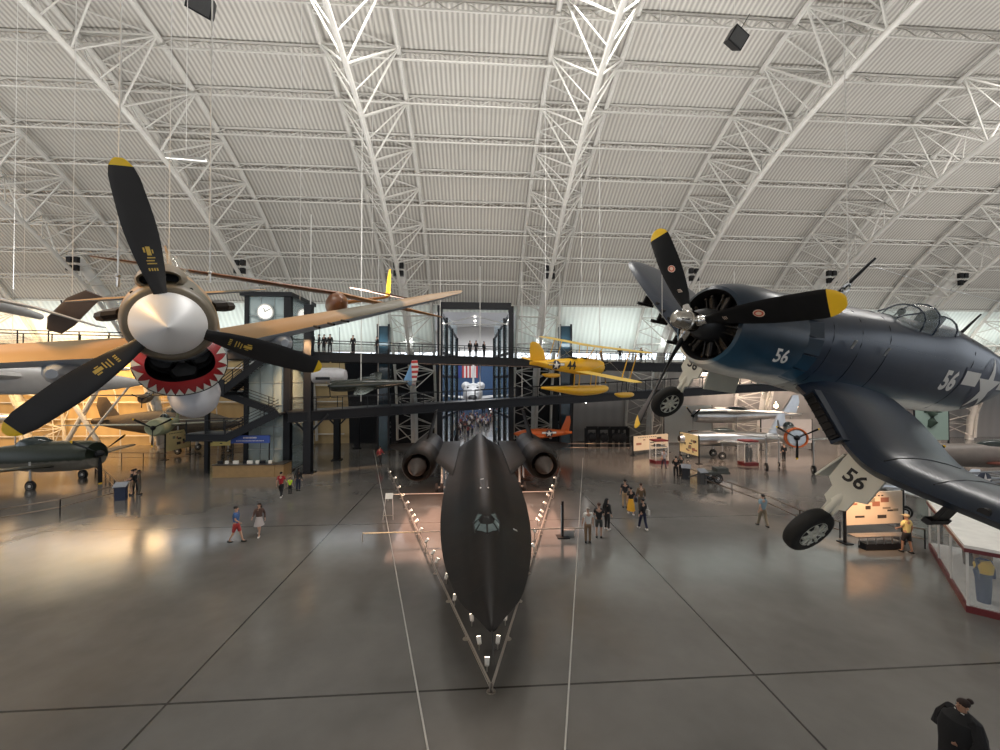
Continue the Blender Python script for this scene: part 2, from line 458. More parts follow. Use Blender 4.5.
# lower, paler ribbed strip, window strip, panel wall
def strip(name, z0, z1, mt, x0, x1, lab, off=0.):
    q = MB(); rg = []
    for i in range(7):
        p = arch(z0 + (z1 - z0) * i / 6, off); rg.append([V((x0, p.y, p.z)), V((x1, p.y, p.z))])
    q.loft(rg, caps=False, close=False); return struct(q.build(name, mt), lab)
PX = 4.6   # half width of the opening to the next hall
strip('wall_back_upper', 11.2, 16.3, M_corr2, XL, -PX, 'pale ribbed wall strip above the left window band')
strip('wall_back_upper', 11.2, 16.3, M_corr2, PX, XR, 'pale ribbed wall strip above the right window band')
strip('window_1', 10.2, 11.2, M_win, XL, -PX, 'long bright window band left of the tall opening')
strip('window_2', 10.2, 11.2, M_win, PX, XR, 'long bright window band right of the tall opening')
strip('wall_back', 0, 10.2, M_wallwarm, XL, -15.5, 'cream panelled rear wall on the left')
strip('wall_back', 0, 10.2, M_dark, -15.5, -PX, 'dark glazed rear wall left of the tall opening')
strip('wall_back', 0, 10.2, M_dark, PX, 12.5, 'dark glazed rear wall right of the tall opening')
strip('wall_back', 0, 10.2, M_wallw, 12.5, XR, 'grey panelled rear wall on the right')
strip('wall_back_upper', 15.5, 16.3, M_corr2, -PX, PX, 'short ribbed strip over the opening')
# window mullions
for nm, xa, xb in (('trim_1', XL, -PX), ('trim_2', PX, XR)):
    q = MB(); p = arch(11.2, .05); q.bar((xa, p.y, 11.2), (xb, p.y, 11.2), .25, .25); p = arch(10.2, .05); q.bar((xa, p.y, 10.2), (xb, p.y, 10.2), .3, .3)
    x = xa
    while x < xb:
        a = arch(10.2, .1); b = arch(11.2, .1); q.bar((x, a.y, a.z), (x, b.y, b.z), .12, .12); x += 2.4
    struct(q.build(nm, M_white, smooth=False), 'white frame of the window band')

q = MB()
for z in (1.2, 3.2, 5.2, 7.2, 9.2):
    p = arch(z, .35); q.bar((-90, p.y, z), (-16, p.y, z), .12, .12)
x = -90
while x < -16:
    q.tube([arch(z, .35) + V((x, 0, 0)) for z in (0, 3, 6, 9.8)], .07, 5)
    if int(x * 10) % 3 == 0: q.tube([arch(.2, .35) + V((x, 0, 0)), arch(7.2, .35) + V((x + 3.7, 0, 0))], .06, 5)
    x += 3.7
struct(q.build('trim_3', M_white), 'white grid of wall girts on the left rear wall')
# roof purlins, light open-web joists every 2.9 m along the arch
ptop = MB()
l = L0; idx = 0; plist = []
while l < LE: plist.append(t_at(l)); l += 2.9
for i, t in enumerate(plist):
    q = MB(); a = arch_t(t, .18); b = arch_t(t, .95)
    q.bar((XL, a.y, a.z), (XR, a.y, a.z), .12, .12)
    if a.z > 16.5 and a.y > -5:
        q.bar((XL, b.y, b.z), (XR, b.y, b.z), .09, .09)
        x = -60.; k = 0
        while x < 60:
            p0, p1 = (a, b) if k % 2 == 0 else (b, a)
            q.bar((x, p0.y, p0.z), (x + .9, p1.y, p1.z), .045, .045); x += .9; k += 1
    struct(q.build('ceiling_purlin', M_roofst, smooth=False), 'white open-web roof joist running across the bays')
# thin struts hanging between joists
# trusses -----------------------------------------------------------------
def truss(xc):
    q = MB(); T = [t_at(l_of_z(0.4) + (LS[-1] - l_of_z(9) - l_of_z(.4)) * k / 56) for k in range(57)]
    w = 2.35
    def dpt(t):
        z = B_ * math.sin(t) if t < PI / 2 else B_
        return 2.6 + 1.7 * min(1, max(0, (z - 4) / 18))
    o1 = [arch_t(t, .45 + 0) + V((xc - w, 0, 0)) for t in T]; o2 = [arch_t(t, .45) + V((xc + w, 0, 0)) for t in T]
    inn = [arch_t(t, dpt(t)) + V((xc, 0, 0)) for t in T]
    q.tube(o1, .17, 6); q.tube(o2, .17, 6); q.tube(inn, .17, 8)
    for k in range(0, 56, 2):
        for ch in (o1, o2):
            q.tube([inn[k], ch[k + 1]], .065, 5); q.tube([ch[k + 1], inn[k + 2]], .065, 5)
        q.tube([o1[k], o2[k + 1]], .05, 5); q.tube([o2[k + 1], o1[k + 2]], .05, 5)
        q.tube([o1[k + 1], o2[k + 1]], .05, 5); q.tube([o1[k + 1], inn[k + 1]], .045, 5); q.tube([o2[k + 1], inn[k + 1]], .045, 5)
    return struct(q.build('roof_truss', M_roofst), 'white triangular tubular roof truss')
for k in range(-4, 6): truss(-7.2 + 14.4 * k)

# white air ducts on the trusses, with dark nozzles at the top
def duct(xc, side, z1=21.0):
    r = thing('air_duct', 'fat white air duct against a roof truss, ' + side, 'air duct', (xc, 0, 0), group='white air ducts on the trusses')
    q = MB(); pts = [arch(max(.05, z), 2.0 + .045 * z) for z in (0.02, 3, 6, 9, 12, 15, 18, z1)]
    q.tube(pts, .42, 14); q.build('duct_pipe', M_white, r)
    for e, dx in ((0, -.28), (1, .28)):
        q = MB(); p = pts[-1] + V((dx, -.35, -.2 - .0 * e)); q.box(p, (.38, .3, .5)); q.box(p + V((0, -.02, -.75)), (.38, .3, .5)); q.build('nozzle', M_black, r)
    q = MB(); q.tube([pts[3] + V((0, 0, -.1)), pts[3] + V((0, 0, .15))], .47, 14); q.build('collar', M_roofst, r)
for k, nm in ((-4, 'fifth on the left'), (-3, 'fourth on the left'), (-2, 'third on the left'), (-1, 'second on the left'), (0, 'just left of the tall opening'), (1, 'just right of the tall opening'), (2, 'behind the blue fighter propeller'), (3, 'above the blue fighter engine'), (4, 'above the blue fighter canopy'), (5, 'farthest right')):
    duct(-7.2 + 14.4 * k if k != 0 else -7.2, nm)

# ================================================================ tall opening into the next hall
M_blue = mat('blue_hall_wall', (.035, .085, .19), .6, var=.1)
M_hallc = mat('white_hall_ceiling', (.72, .70, .68), .5, var=.05)
Yp = 42.5
portal = thing('entrance_portal', 'tall dark steel and glass portal framing the opening to the next hall', 'portal', (0, Yp, 0))
x0, x1, zt = at(440, 380, Yp).x, at(511, 380, Yp).x, at(475, 306, Yp).z
def pbar(nm, p, q, w, h, mt=M_dark):
    o = MB(); p = V(p) - V((0, Yp, 0)); q = V(q) - V((0, Yp, 0)); o.bar(p, q, w, h); return o.build(nm, mt, portal, smooth=False)
for x in (x0, x1): pbar('post', (x, Yp, 0), (x, Yp, zt), .55, .55)
pbar('lintel', (x0, Yp, zt), (x1, Yp, zt), .5, .7)
for y in (Yp + 3, Yp + 6, Yp + 9):
    for sx, x in ((1, x0), (-1, x1)):
        pbar('post', (x + sx * .45 * (y - Yp) / 3, y, 0), (x + sx * .45 * (y - Yp) / 3, y, zt - (y - Yp) * .28), .4, .4)
for sx, x in ((1, x0), (-1, x1)):
    for z in (zt - .6, zt - 5, 8.2, 3.7):
        pbar('side_beam', (x, Yp, z), (x + sx * 1.35, Yp + 9, z - (2.0 if z > 12 else 0)), .18, .3)
M_gl = glass('blue_green_glass', (.55, .75, .8), .22, .04)
for sx, x in ((1, x0), (-1, x1)):
    q = MB(); q.bar(V((x, 0, zt / 2)), V((x + sx * 1.35, 9, zt / 2)), .04, zt - 1.6, up=V((0, 0, 1))); q.build('glass_side', M_gl, portal, smooth=False)
q = MB()
xm = (x0 + x1) / 2
q.bar((x0, 0.6, zt - 2), (xm, 3, zt - .6), .12, .12); q.bar((x1, 0.6, zt - 2), (xm, 3, zt - .6), .12, .12); q.bar((x0 + .5, 3, zt - 1.6), (x1 - .5, 3, zt - 1.6), .12, .12)
q.build('cross_bracing', M_white, portal, smooth=False)

# the next hall
HY0, HY1 = 51.5, 128.
def hx(px, Y): return at(px, 380, Y).x
mb = MB(); rg = []
for i in range(17):
    a = PI * i / 16; rg.append([V((-26 * math.cos(a), HY0, 12 + 13 * math.sin(a))), V((-26 * math.cos(a), HY1, 12 + 13 * math.sin(a)))])
mb.loft(rg, caps=False, close=False); struct(mb.build('ceiling_hall', M_hallc), 'white vaulted ceiling of the next hall')
mb = MB(); mb.box((-26.1, (HY0 + HY1) / 2, 6), (.2, HY1 - HY0, 12)); struct(mb.build('wall_hall_left', M_blue, smooth=False))
mb = MB(); mb.box((26.1, (HY0 + HY1) / 2, 6), (.2, HY1 - HY0, 12)); struct(mb.build('wall_hall_right', M_blue, smooth=False))
mb = MB(); mb.box((0, HY1, 6.5), (52, .3, 13)); struct(mb.build('wall_hall_end', M_blue, smooth=False), 'deep blue end wall of the next hall behind the shuttle')
mb = MB(); mb.box((0, HY1, 15.2), (46, .2, 4.0)); struct(mb.build('window_3', emis('hall_daylight', (.93, .97, 1.), 1.8), smooth=False), 'bright window band high in the next hall')
mb = MB(); mb.box((0, HY1, 21), (50, .2, 8.0)); struct(mb.build('wall_hall_gable', M_hallc, smooth=False))
# ceiling lamps of the hall: rows of small lit discs
M_lamp = emis('lamp_white', (1, .96, .9), 9)
for Y in range(58, 124, 8):
    for xx in (-9, 0, 9):
        zc = 12 + 13 * math.sqrt(1 - (xx / 26) ** 2) - .35
        q = MB(); q.cyl((xx, Y, zc), (xx, Y, zc + .25), .28, n=8)
        tag(q.build('ceiling_light', M_lamp), 'small round ceiling lamp in the rows of the next hall', 'ceiling light', 'round ceiling lamps of the next hall')
# big flag hanging on the end wall
fr = thing('hanging_flag', 'large red and white striped flag hung on the far blue wall', 'flag', (0, HY1 - .4, 0))
q = MB(); 
for k in range(9):
    q.box((-5.2 + k * .55 + 1.4, 0, 11), (.55, .08, 5), mi=k % 2)
q.box((-5.4, 0, 11), (1.8, .08, 5), mi=2)
q.build('flag_cloth', [mat('flag_red', (.5, .05, .05), .8), mat('flag_white', (.75, .72, .7), .8), mat('flag_blue', (.04, .06, .25), .8)], fr, smooth=False)
q = MB(); q.bar((-6.3, 0, 13.5), (1.4, 0, 13.5), .12, .12); q.build('top_pole', M_white, fr)

# ================================================================ walkways
def walkway(name, lab, pts, wdt, rail, thick=.75):
    r = thing(name, lab, 'walkway', pts[0])
    P = [p - pts[0] for p in pts]
    q = MB()
    for a, b in zip(P, P[1:]): q.bar(a, b, wdt, .18)
    q.build('deck', M_dark, r, smooth=False)
    for sd in (-1, 1):
        q = MB()
        for a, b in zip(P, P[1:]):
            d, s_, u = basis(b - a); o = s_ * (wdt / 2) * sd
            q.bar(a + o + V((0, 0, -thick / 2)), b + o + V((0, 0, -thick / 2)), .12, thick)
            q.bar(a + o + V((0, 0, -thick)), b + o + V((0, 0, -thick)), .35, .06); q.bar(a + o, b + o, .35, .06)
        q.build('edge_girder', M_dark, r, smooth=False)
        q = MB()
        for a, b in zip(P, P[1:]):
            d, s_, u = basis(b - a); o = s_ * (wdt / 2) * sd
            for h in [1.12] + [.18 + .13 * i for i in range(6)]:
                w_ = .07 if h > 1 else .018
                q.bar(a + o + V((0, 0, h)), b + o + V((0, 0, h)), w_, w_)
        q.build('railing', M_dark, r, smooth=False)
    n = 0; pm = None
    for a, b in zip(P, P[1:]):
        L = (b - a).length; d, s_, u = basis(b - a); k = 0.
        while k < L and n < 96:
            for sd in (-1, 1):
                o = a + d * k + s_ * (wdt / 2) * sd
                if pm is None:
                    q = MB(); q.bar((0, 0, 0), (0, 0, 1.12), .06, .06); pm = q.build('railing_post', M_dark, r, smooth=False); pm.location = o
                else:
                    c = pm.copy(); COL.objects.link(c); c.location = o
                n += 1
            k += rail
    return r
up_pts = [at(-120, 343, 33), at(160, 349, 34), at(225, 350.5, 35), at(330, 354, 38), at(475, 358, 41.3), at(640, 364, 41.8), at(1150, 372, 43)]
lo_pts = [at(287, 412, 34.5), at(400, 405.5, 39), at(475, 401, 41), at(640, 391, 41.5), at(760, 384, 42), at(1150, 377, 43)]
walkway('upper_walkway', 'upper black steel walkway crossing the hall in front of the windows', up_pts, 2.6, 2.1)
walkway('lower_walkway', 'lower black steel walkway crossing the hall below the upper one', lo_pts, 2.6, 2.1)
low_left = [at(196, 433, 34.3), at(236, 433, 34)]
walkway('lower_walkway', 'short low black walkway leading left from the stair foot', low_left, 2., 1.6, .5)
# lamps under the lower walkway
for px, py, Y in ((433, 411, 40), (447, 410, 40), (479, 408, 41), (490, 408, 41), (507, 406, 41), (586, 402, 41.4)):
    q = MB(); p = at(px, py, Y); q.ball(p, .13, 8); q.cyl(p, p + V((0, 0, .3)), .05)
    tag(q.build('walkway_lamp', M_lamp), 'small bright lamp under the lower walkway', 'lamp', 'lamps under the lower walkway')
# columns carrying the lower walkway
colmat = M_dark
for px, py, top, w, lab in ((287.5, 471, 297, .55, 'thick black column at the glass lift tower corner'), (308, 473, 305, .62, 'thick black column with braces just right of the lift tower'), (337, 460, 412, .55, 'black walkway column, second right of the lift tower'), (357, 449, 411, .5, 'black walkway column, third right of the lift tower'), (371, 441, 410, .45, 'maroon tinted walkway column, rightmost in the row')):
    p = fl(px, py); t = at(px, top, p.y)
    r = thing('steel_column', lab, 'column', p)
    q = MB(); h = t.z; q.box((0, 0, h / 2), (w, w * .25, h)); q.box((0, -w * .4, h / 2), (w, .08, h)); q.box((0, w * .4, h / 2), (w, .08, h)); q.build('shaft', M_dark, r, smooth=False)
    q = MB(); q.box((0, 0, .04), (w * 1.6, w * 1.6, .08)); q.build('base_plate', M_dark, r, smooth=False)
    if px in (308, 337):
        for sd in (-1, 1):
            q = MB(); q.bar((sd * .2, 0, 3.4), (sd * 1.6, 0, 4.9), .14, .14); q.build('brace', M_dark, r, smooth=False)
# vertical rods carrying the walkways
for px, Y in ((378, 40), (440, 40.5), (480, 41), (560, 41.2), (600, 41), (652, 41), (700, 41), (735, 41), (310, 37), (522, 41)):
    p = at(px, 405 if px < 500 else 392, Y); zt2 = 30
    for z in range(20, 31):
        pass
    yy = p.y; zroof = B_ * math.sqrt(max(0, 1 - ((yy - CY) / A_) ** 2)) - .4
    q = MB(); q.cyl((p.x, yy, p.z - .5), (p.x, yy, zroof), .05, n=6)
    tag(q.build('hanger_rod', M_white), 'thin white vertical rod holding the walkways from the roof', 'rod', 'walkway hanger rods')

# ================================================================ lift tower with clocks
Yt = 35.
tx0, tx1 = at(247, 380, Yt).x, at(288, 380, Yt).x; tz = at(265, 297, Yt).z
tower = thing('lift_tower', 'tall glass lift tower with black frame and round white clock', 'lift tower', (tx0, Yt, 0))
W = tx1 - tx0
M_tg = glass('lift_glass', (.55, .68, .7), .38, .06)
q = MB(); q.box((W / 2, 0, tz / 2), (W, .05, tz)); q.box((0, 2.2, tz / 2), (.05, 4.4, tz)); q.box((W, 2.2, tz / 2), (.05, 4.4, tz)); q.box((W / 2, 4.4, tz / 2), (W, .05, tz)); q.build('glass_wall', M_tg, tower, smooth=False)
q = MB()
for z in [i * 1.9 for i in range(int(tz / 1.9) + 1)]:
    for a, b in (((0, 0), (W, 0)), ((W, 0), (W, 4.4)), ((0, 0), (0, 4.4)), ((0, 4.4), (W, 4.4))):
        q.bar((a[0], a[1] - .04, z), (b[0], b[1] - .04, z), .08, .08)
for f in (.33, .66): q.bar((W * f, -.04, 0), (W * f, -.04, tz), .06, .06); q.bar((W * f, 4.4, 0), (W * f, 4.4, tz), .06, .06)
q.build('glazing_bars', mat('grey_glazing_bar', (.28, .32, .32), .4), tower, smooth=False)
for x, y in ((0, 0), (W, 0), (0, 4.4), (W, 4.4)):
    q = MB(); q.bar((x, y, 0), (x, y, tz + .1), .34, .34); q.build('corner_post', M_dark, tower, smooth=False)
q = MB(); q.box((W / 2, 2.2, tz + .2), (W + .9, 5.2, .35)); q.build('roof_frame', M_dark, tower, smooth=False)
q = MB(); q.box((W / 2, 2.3, 2.4), (W - .7, 3.2, 2.6)); q.build('lift_car', mat('lift_car_grey', (.25, .27, .27), .4), tower, smooth=False)
def clock(p, ax, lab):
    c = thing('wall_clock', lab, 'clock', p, R=V(ax).to_track_quat('Z', 'Y').to_matrix())
    q = MB(); q.lathe([(0, .1), (0, .68), (.12, .7), (.14, .62), (.13, .1)], n=28); q.build('rim', mat('clock_rim', (.5, .5, .48), .3, .6), c)
    q = MB(); q.cyl((0, 0, .12), (0, 0, .16), .6, n=28); q.build('dial', emis('clock_dial', (.95, .95, .9), .5), c)
    for a, l in ((1.9, .35), (.5, .5)):
        q = MB(); q.bar((0, 0, .18), (l * math.cos(a), l * math.sin(a), .18), .05, .02); q.build('hand', M_black, c)
    q = MB()
    for k in range(12):
        a = k * PI / 6; q.bar((.48 * math.cos(a), .48 * math.sin(a), .17), (.56 * math.cos(a), .56 * math.sin(a), .17), .03, .02)
    q.build('hour_marks', M_black, c)
clock(at(266, 312, Yt - .25), (0, -1, 0), 'round white clock on the front of the glass lift tower')
clock(at(303.5, 316, Yt + 2.0), (1, -.6, 0), 'white clock seen sideways on the right face of the lift tower')

# ================================================================ stairs
def stair(a, b, w, lab):
    r = thing('staircase', lab, 'staircase', a); D = V(b) - V(a)
    n = max(4, int(abs(D.z) / .17)); hd = V((D.x, D.y, 0)); d = hd.normalized(); s_ = V((-d.y, d.x, 0))
    for sd in (-1, 1):
        q = MB(); q.bar(s_ * w / 2 * sd, D + s_ * w / 2 * sd, .12, .55); q.build('stringer', M_dark, r, smooth=False)
        q = MB()
        for h in (1.1, .85, .6, .35): q.bar(s_ * w / 2 * sd + V((0, 0, h)), D + s_ * w / 2 * sd + V((0, 0, h)), .05, .05)
        for k in range(0, n + 1, 4): q.bar(s_ * w / 2 * sd + D * k / n, s_ * w / 2 * sd + D * k / n + V((0, 0, 1.1)), .05, .05)
        q.build('handrail', M_dark, r, smooth=False)
    M_ = Matrix((d, s_, V((0, 0, 1)))).transposed()
    for k in range(n):
        q = MB(); q.box(D * (k + .5) / n, (hd.length / n * 1.1, w, .06), M_); q.build('tread', M_dark, r, smooth=False)
stair(at(232, 437, 34), at(284, 412, 34.3), 2.2, 'lower flight of black stairs rising to the lower walkway')
stair(at(226, 392, 34), at(275, 354, 34.8), 2.2, 'upper flight of black stairs rising to the upper walkway')
stair(at(226, 392, 35.5), at(280, 411, 35.5), 1.8, 'middle flight of black stairs beside the lift tower')
q = MB(); c = at(220, 393, 34.8); q.box(c, (3, 4, .25)); q.box(c + V((0, -1.9, .6)), (3, .06, 1.1)); q.box(c + V((-1, 0, -c.z / 2)), (.3, .3, c.z))
tag(q.build('stair_landing', M_dark, smooth=False), 'black stair landing left of the lift tower', 'landing')
# dark glass towers beside the opening
for px0, px1, py, Y, lab in ((378, 389, 326, 44, 'dark blue glass tower left of the opening'), (560, 571, 326, 44, 'dark blue glass tower right of the opening')):
    a = at(px0, py, Y); b = at(px1, py, Y)
    r = thing('glass_tower', lab, 'tower', (a.x, Y, 0)); w = b.x - a.x
    q = MB(); q.box((w / 2, .6, a.z / 2), (w, 1.2, a.z)); q.build('glass_wall', mat('dark_blue_glass', (.02, .045, .065), .12, var=.5, vs=.8), r, smooth=False)
    for x in (0, w):
        q = MB(); q.bar((x, -.05, 0), (x, -.05, a.z + .2), .2, .2); q.build('corner_post', M_dark, r, smooth=False)

# ================================================================ pale cables stretched low over the floor, both sides of the black jet
for a, b, lab in (((428, 750), (374, 450), 'thin pale cable line on the floor left of the black jet'), ((565, 750), (583, 458), 'thin pale cable line on the floor right of the black jet')):
    A = fl(*a, .03); B = fl(*b, .03); A = A - (B - A) * .08
    q = MB(); q.tube([A, B], .022, 6); tag(q.build('floor_cable', mat('pale_cable', (.45, .43, .4), .4)), lab, 'cable')

# ================================================================ light
def area(nm, loc, tgt, sx, sy, pw, c=(1, 1, 1), spread=None):
    l = bpy.data.lights.new(nm, 'AREA'); l.shape = 'RECTANGLE'; l.size = sx; l.size_y = sy; l.energy = pw; l.color = c
    if spread: l.spread = spread
    o = bpy.data.objects.new(nm, l); COL.objects.link(o); o.location = loc
    o.rotation_euler = (V(tgt) - V(loc)).to_track_quat('-Z', 'Y').to_euler(); return o
def spot(nm, loc, tgt, pw, c=(1, .8, .55), ang=60, blend=.6, r=.15):
    l = bpy.data.lights.new(nm, 'SPOT'); l.energy = pw; l.color = c; l.spot_size = math.radians(ang); l.spot_blend = blend; l.shadow_soft_size = r
    o = bpy.data.objects.new(nm, l); COL.objects.link(o); o.location = loc
    o.rotation_euler = (V(tgt) - V(loc)).to_track_quat('-Z', 'Y').to_euler(); return o
for x in (-62, 62): area('strip_fill', (x, 43.2, 11.8), (x, 46.6, 14.2), 112, .5, 1900, (.93, 1, .97))  # added fill lights that brighten the pale ribbed strip above the windows
w = bpy.data.worlds.new('World'); S.world = w; w.use_nodes = True
bg = w.node_tree.nodes['Background']; bg.inputs[0].default_value = (.84, .91, 1., 1); bg.inputs[1].default_value = 1.2
for x in (-60, 0, 60):
    area('roof_uplight', (x, 18, 11.5), (x, 20, 31), 50, 3, 6200, (1, .985, .96))
    area('roof_uplight', (x, -12, 11.5), (x, -6, 31), 50, 3, 4200, (1, .985, .96))
for x in (-40, 0, 40): area('truss_downlight', (x, 20, 28.5), (x, 22, 0), 20, 2, 3200, (1, .97, .93))
WARM = (1, .58, .22)
area('wing_lamp', (-8.5, 3.5, 12.5), (-8, 4.6, 8), 2, 1, 420, (1, .60, .24))
area('jet_tail_fill', (0.4, 40, 9.3), (.4, 33, 2), 12, 1, 160, (1, .62, .42))  # added warm fill, gives the rear of the jet its brown tones
area('left_hall_lamps', (-40, 44, 11), (-45, 50, 3), 45, 1, 9500, WARM)
for k in range(6): spot('hall_spot', (-14 - 7 * k, 33, 11.5), (-15 - 7.5 * k, 39.5, 0), 5500, (1, .58, .26), 75, .8, .25)
area('right_hall_lamps', (42, 43, 9), (44, 48, 2), 45, 1, 5200, (1, .76, .6))
for k in range(6): spot('hall_spot', (14 + 7 * k, 33, 11.5), (15 + 7.5 * k, 37, 0), 4200, (1, .66, .46), 75, .8, .25)
area('hall_lamps', (0, 90, 23), (0, 90, 0), 30, 60, 15000, (.95, .97, 1))
S.view_settings.view_transform = 'Standard'; S.view_settings.look = 'None'; S.view_settings.gamma = 1; S.view_settings.use_curve_mapping = False
S.view_settings.exposure = 0.12
S.cycles.use_denoising = True
S.cycles.max_bounces = 6; S.cycles.diffuse_bounces = 3; S.cycles.glossy_bounces = 3; S.cycles.transparent_max_bounces = 12
# ================================================================ aircraft: shared pieces
def frame3(f, l):
    """rotation whose x axis is forward, y axis left, z axis up"""
    f = V(f).normalized(); l = V(l); l = (l - f * l.dot(f)).normalized(); u = f.cross(l)
    return Matrix((f, l, u)).transposed()
M_mark = mat('insignia_white', (.78, .76, .72), .45, var=.05)
M_markb = mat('insignia_blue', (.012, .018, .045), .4, var=.1)
M_markblack = mat('insignia_black', (.008, .008, .01), .5, var=.1)
M_red = mat('bright_red_paint', (.45, .012, .02), .4, var=.1)
M_canopy = glass('canopy_glass', (.6, .7, .72), .22, .03)
M_bladeb = mat('propeller_black', (.006, .007, .009), .42, var=.3, vs=8, spec=.2)
M_seat = mat('cockpit_interior', (.015, .02, .02), .6)

def shear(sh, k): return [(x + k * y, y) for x, y in sh[0]], sh[1]
def star_bars(parent, o, u, v, R, bvh, bars=True, off=.006, disc=True, nm='star_insignia', bw=1.):
    """white star on a blue disc, optional side bars"""
    blue = [poly_disc(R)] if disc else []
    if bars: blue.append(poly_rect(-R * 2.05, -R * .07, R * 2.05, R * .53 + R * .03))
    if bw < 1: blue = [shear(b_, -.42) for b_ in blue]
    if blue: decal(nm + '_field', blue, o, u, v, M_markb, parent, bvh, off, R / 3)
    wh = [poly_star(R)]
    if bars: wh += [poly_rect(-R * 1.98, 0, -R * .93, R * .5 - R * .04), poly_rect(R * .93, 0, R * 1.98, R * .5 - R * .04)]
    if bw < 1: wh = [shear(b_, -.42) for b_ in wh]
    decal(nm, wh, o, u, v, M_mark, parent, bvh, off * 2, R / 5)

# ================================================================ blue naval fighter hanging at right (gull wing)
NAVY = (.005, .014, .034); MID = (.022, .085, .15); LT = (.80, .81, .76)
M_fus = bands('sea_blue_fuselage', [(-.95, (.55, .55, .5)), (-.56, (.5, .51, .48)), (-.46, (.04, .09, .13)), (-.22, (.008, .024, .052)), (.1, NAVY), (1., NAVY)], noise=.05, rough=.30, lines=.35, coat=.05)
M_cowl = bands('sea_blue_cowl', [(-.9, LT), (-.50, LT), (-.40, MID), (-.12, (.014, .048, .085)), (.2, (.008, .020, .034)), (1., NAVY)], noise=.05, rough=.28, lines=.15, coat=.05)
M_wingb = bands('sea_blue_wing', [(-2, (.006, .015, .034)), (2, (.006, .015, .034))], rough=.3, lines=.25, coat=.05)
M_under = mat('light_grey_underside', (.48, .50, .48), .45)
M_lgw = mat('white_gear_enamel', (.68, .68, .6), .4, var=.08)
Rc = frame3((-0.951, -0.288, 0.115), (0.195, -0.844, -0.500))
cor = thing('naval_fighter', 'dark blue propeller fighter with bent wings and number 56 hung at right', 'aircraft', (3.40, 5.86, 8.68), Rc)
# cowling
mb = MB(); mb.lathe([(-.75, .48), (-.28, .51), (-.2, .56), (-.22, .61), (-.32, .66), (-.55, .71), (-.95, .735), (-1.45, .73), (-1.46, .6)], (0, 0, 0), (1, 0, 0), 48, caps=False,
    mif=lambda i, k: 1 if i < 2 else 0)
mb.build('engine_cowling', [M_cowl, M_black], cor)
cowlb = mb.bvh()
# cowl flaps ring
mb = MB()
for k in range(18):
    a = 2 * PI * k / 18 + .1; b = a + .31
    vs = [V((-1.40, math.cos(t) * .725, math.sin(t) * .725)) for t in (a, b)] + [V((-1.72, math.cos(t) * .775, math.sin(t) * .775)) for t in (b, a)]
    vs += [q_ * .985 + V((-.02, 0, 0)) for q_ in vs]
    mb.add(vs, [(0, 1, 2, 3), (7, 6, 5, 4), (0, 3, 7, 4), (1, 5, 6, 2), (3, 2, 6, 7)])
mb.build('cowl_flaps', M_cowl, cor)
# engine
eng = MB(); eng.lathe([(.12, .05), (.12, .13), (.02, .2), (-.1, .24), (-.3, .26), (-.7, .26)], (0, 0, 0), (1, 0, 0), 20)
en = eng.build('engine', mat('engine_casting', (.05, .052, .055), .4, .6), cor)
mb = MB(); mb.cyl((-.74, 0, 0), (-.7, 0, 0), .56, n=30); mb.build('firewall', M_black, en)
cm = None
Mcyl = mat('engine_fins', (.045, .042, .04), .45, .7)
for row, xo in ((0, -.38), (1, -.56)):
    for k in range(9):
        a = 2 * PI * (k + row * .5) / 9 + .2
        q = MB(); d = V((0, math.cos(a), math.sin(a)))
        pr = []
        for i in range(9): pr += [(.22 + i * .028, .062), (.234 + i * .028, .062), (.234 + i * .028, .05), (.248 + i * .028, .05)]
        q.lathe(pr + [(.47, .05), (.47, .02)], (xo, 0, 0), d, 12)
        s_ = V((0, -d.z, d.y))
        for sg in (-.045, .045): q.cyl(V((xo + .09, 0, 0)) + d * .2 + s_ * sg, V((xo + .06, 0, 0)) + d * .47 + s_ * sg * 1.3, .011, n=6)
        q.ball(V((xo + .07, 0, 0)) + d * .47 + s_ * .06, .028, 8); q.ball(V((xo + .07, 0, 0)) + d * .47 - s_ * .06, .028, 8)
        q.build('cylinder', Mcyl, en)
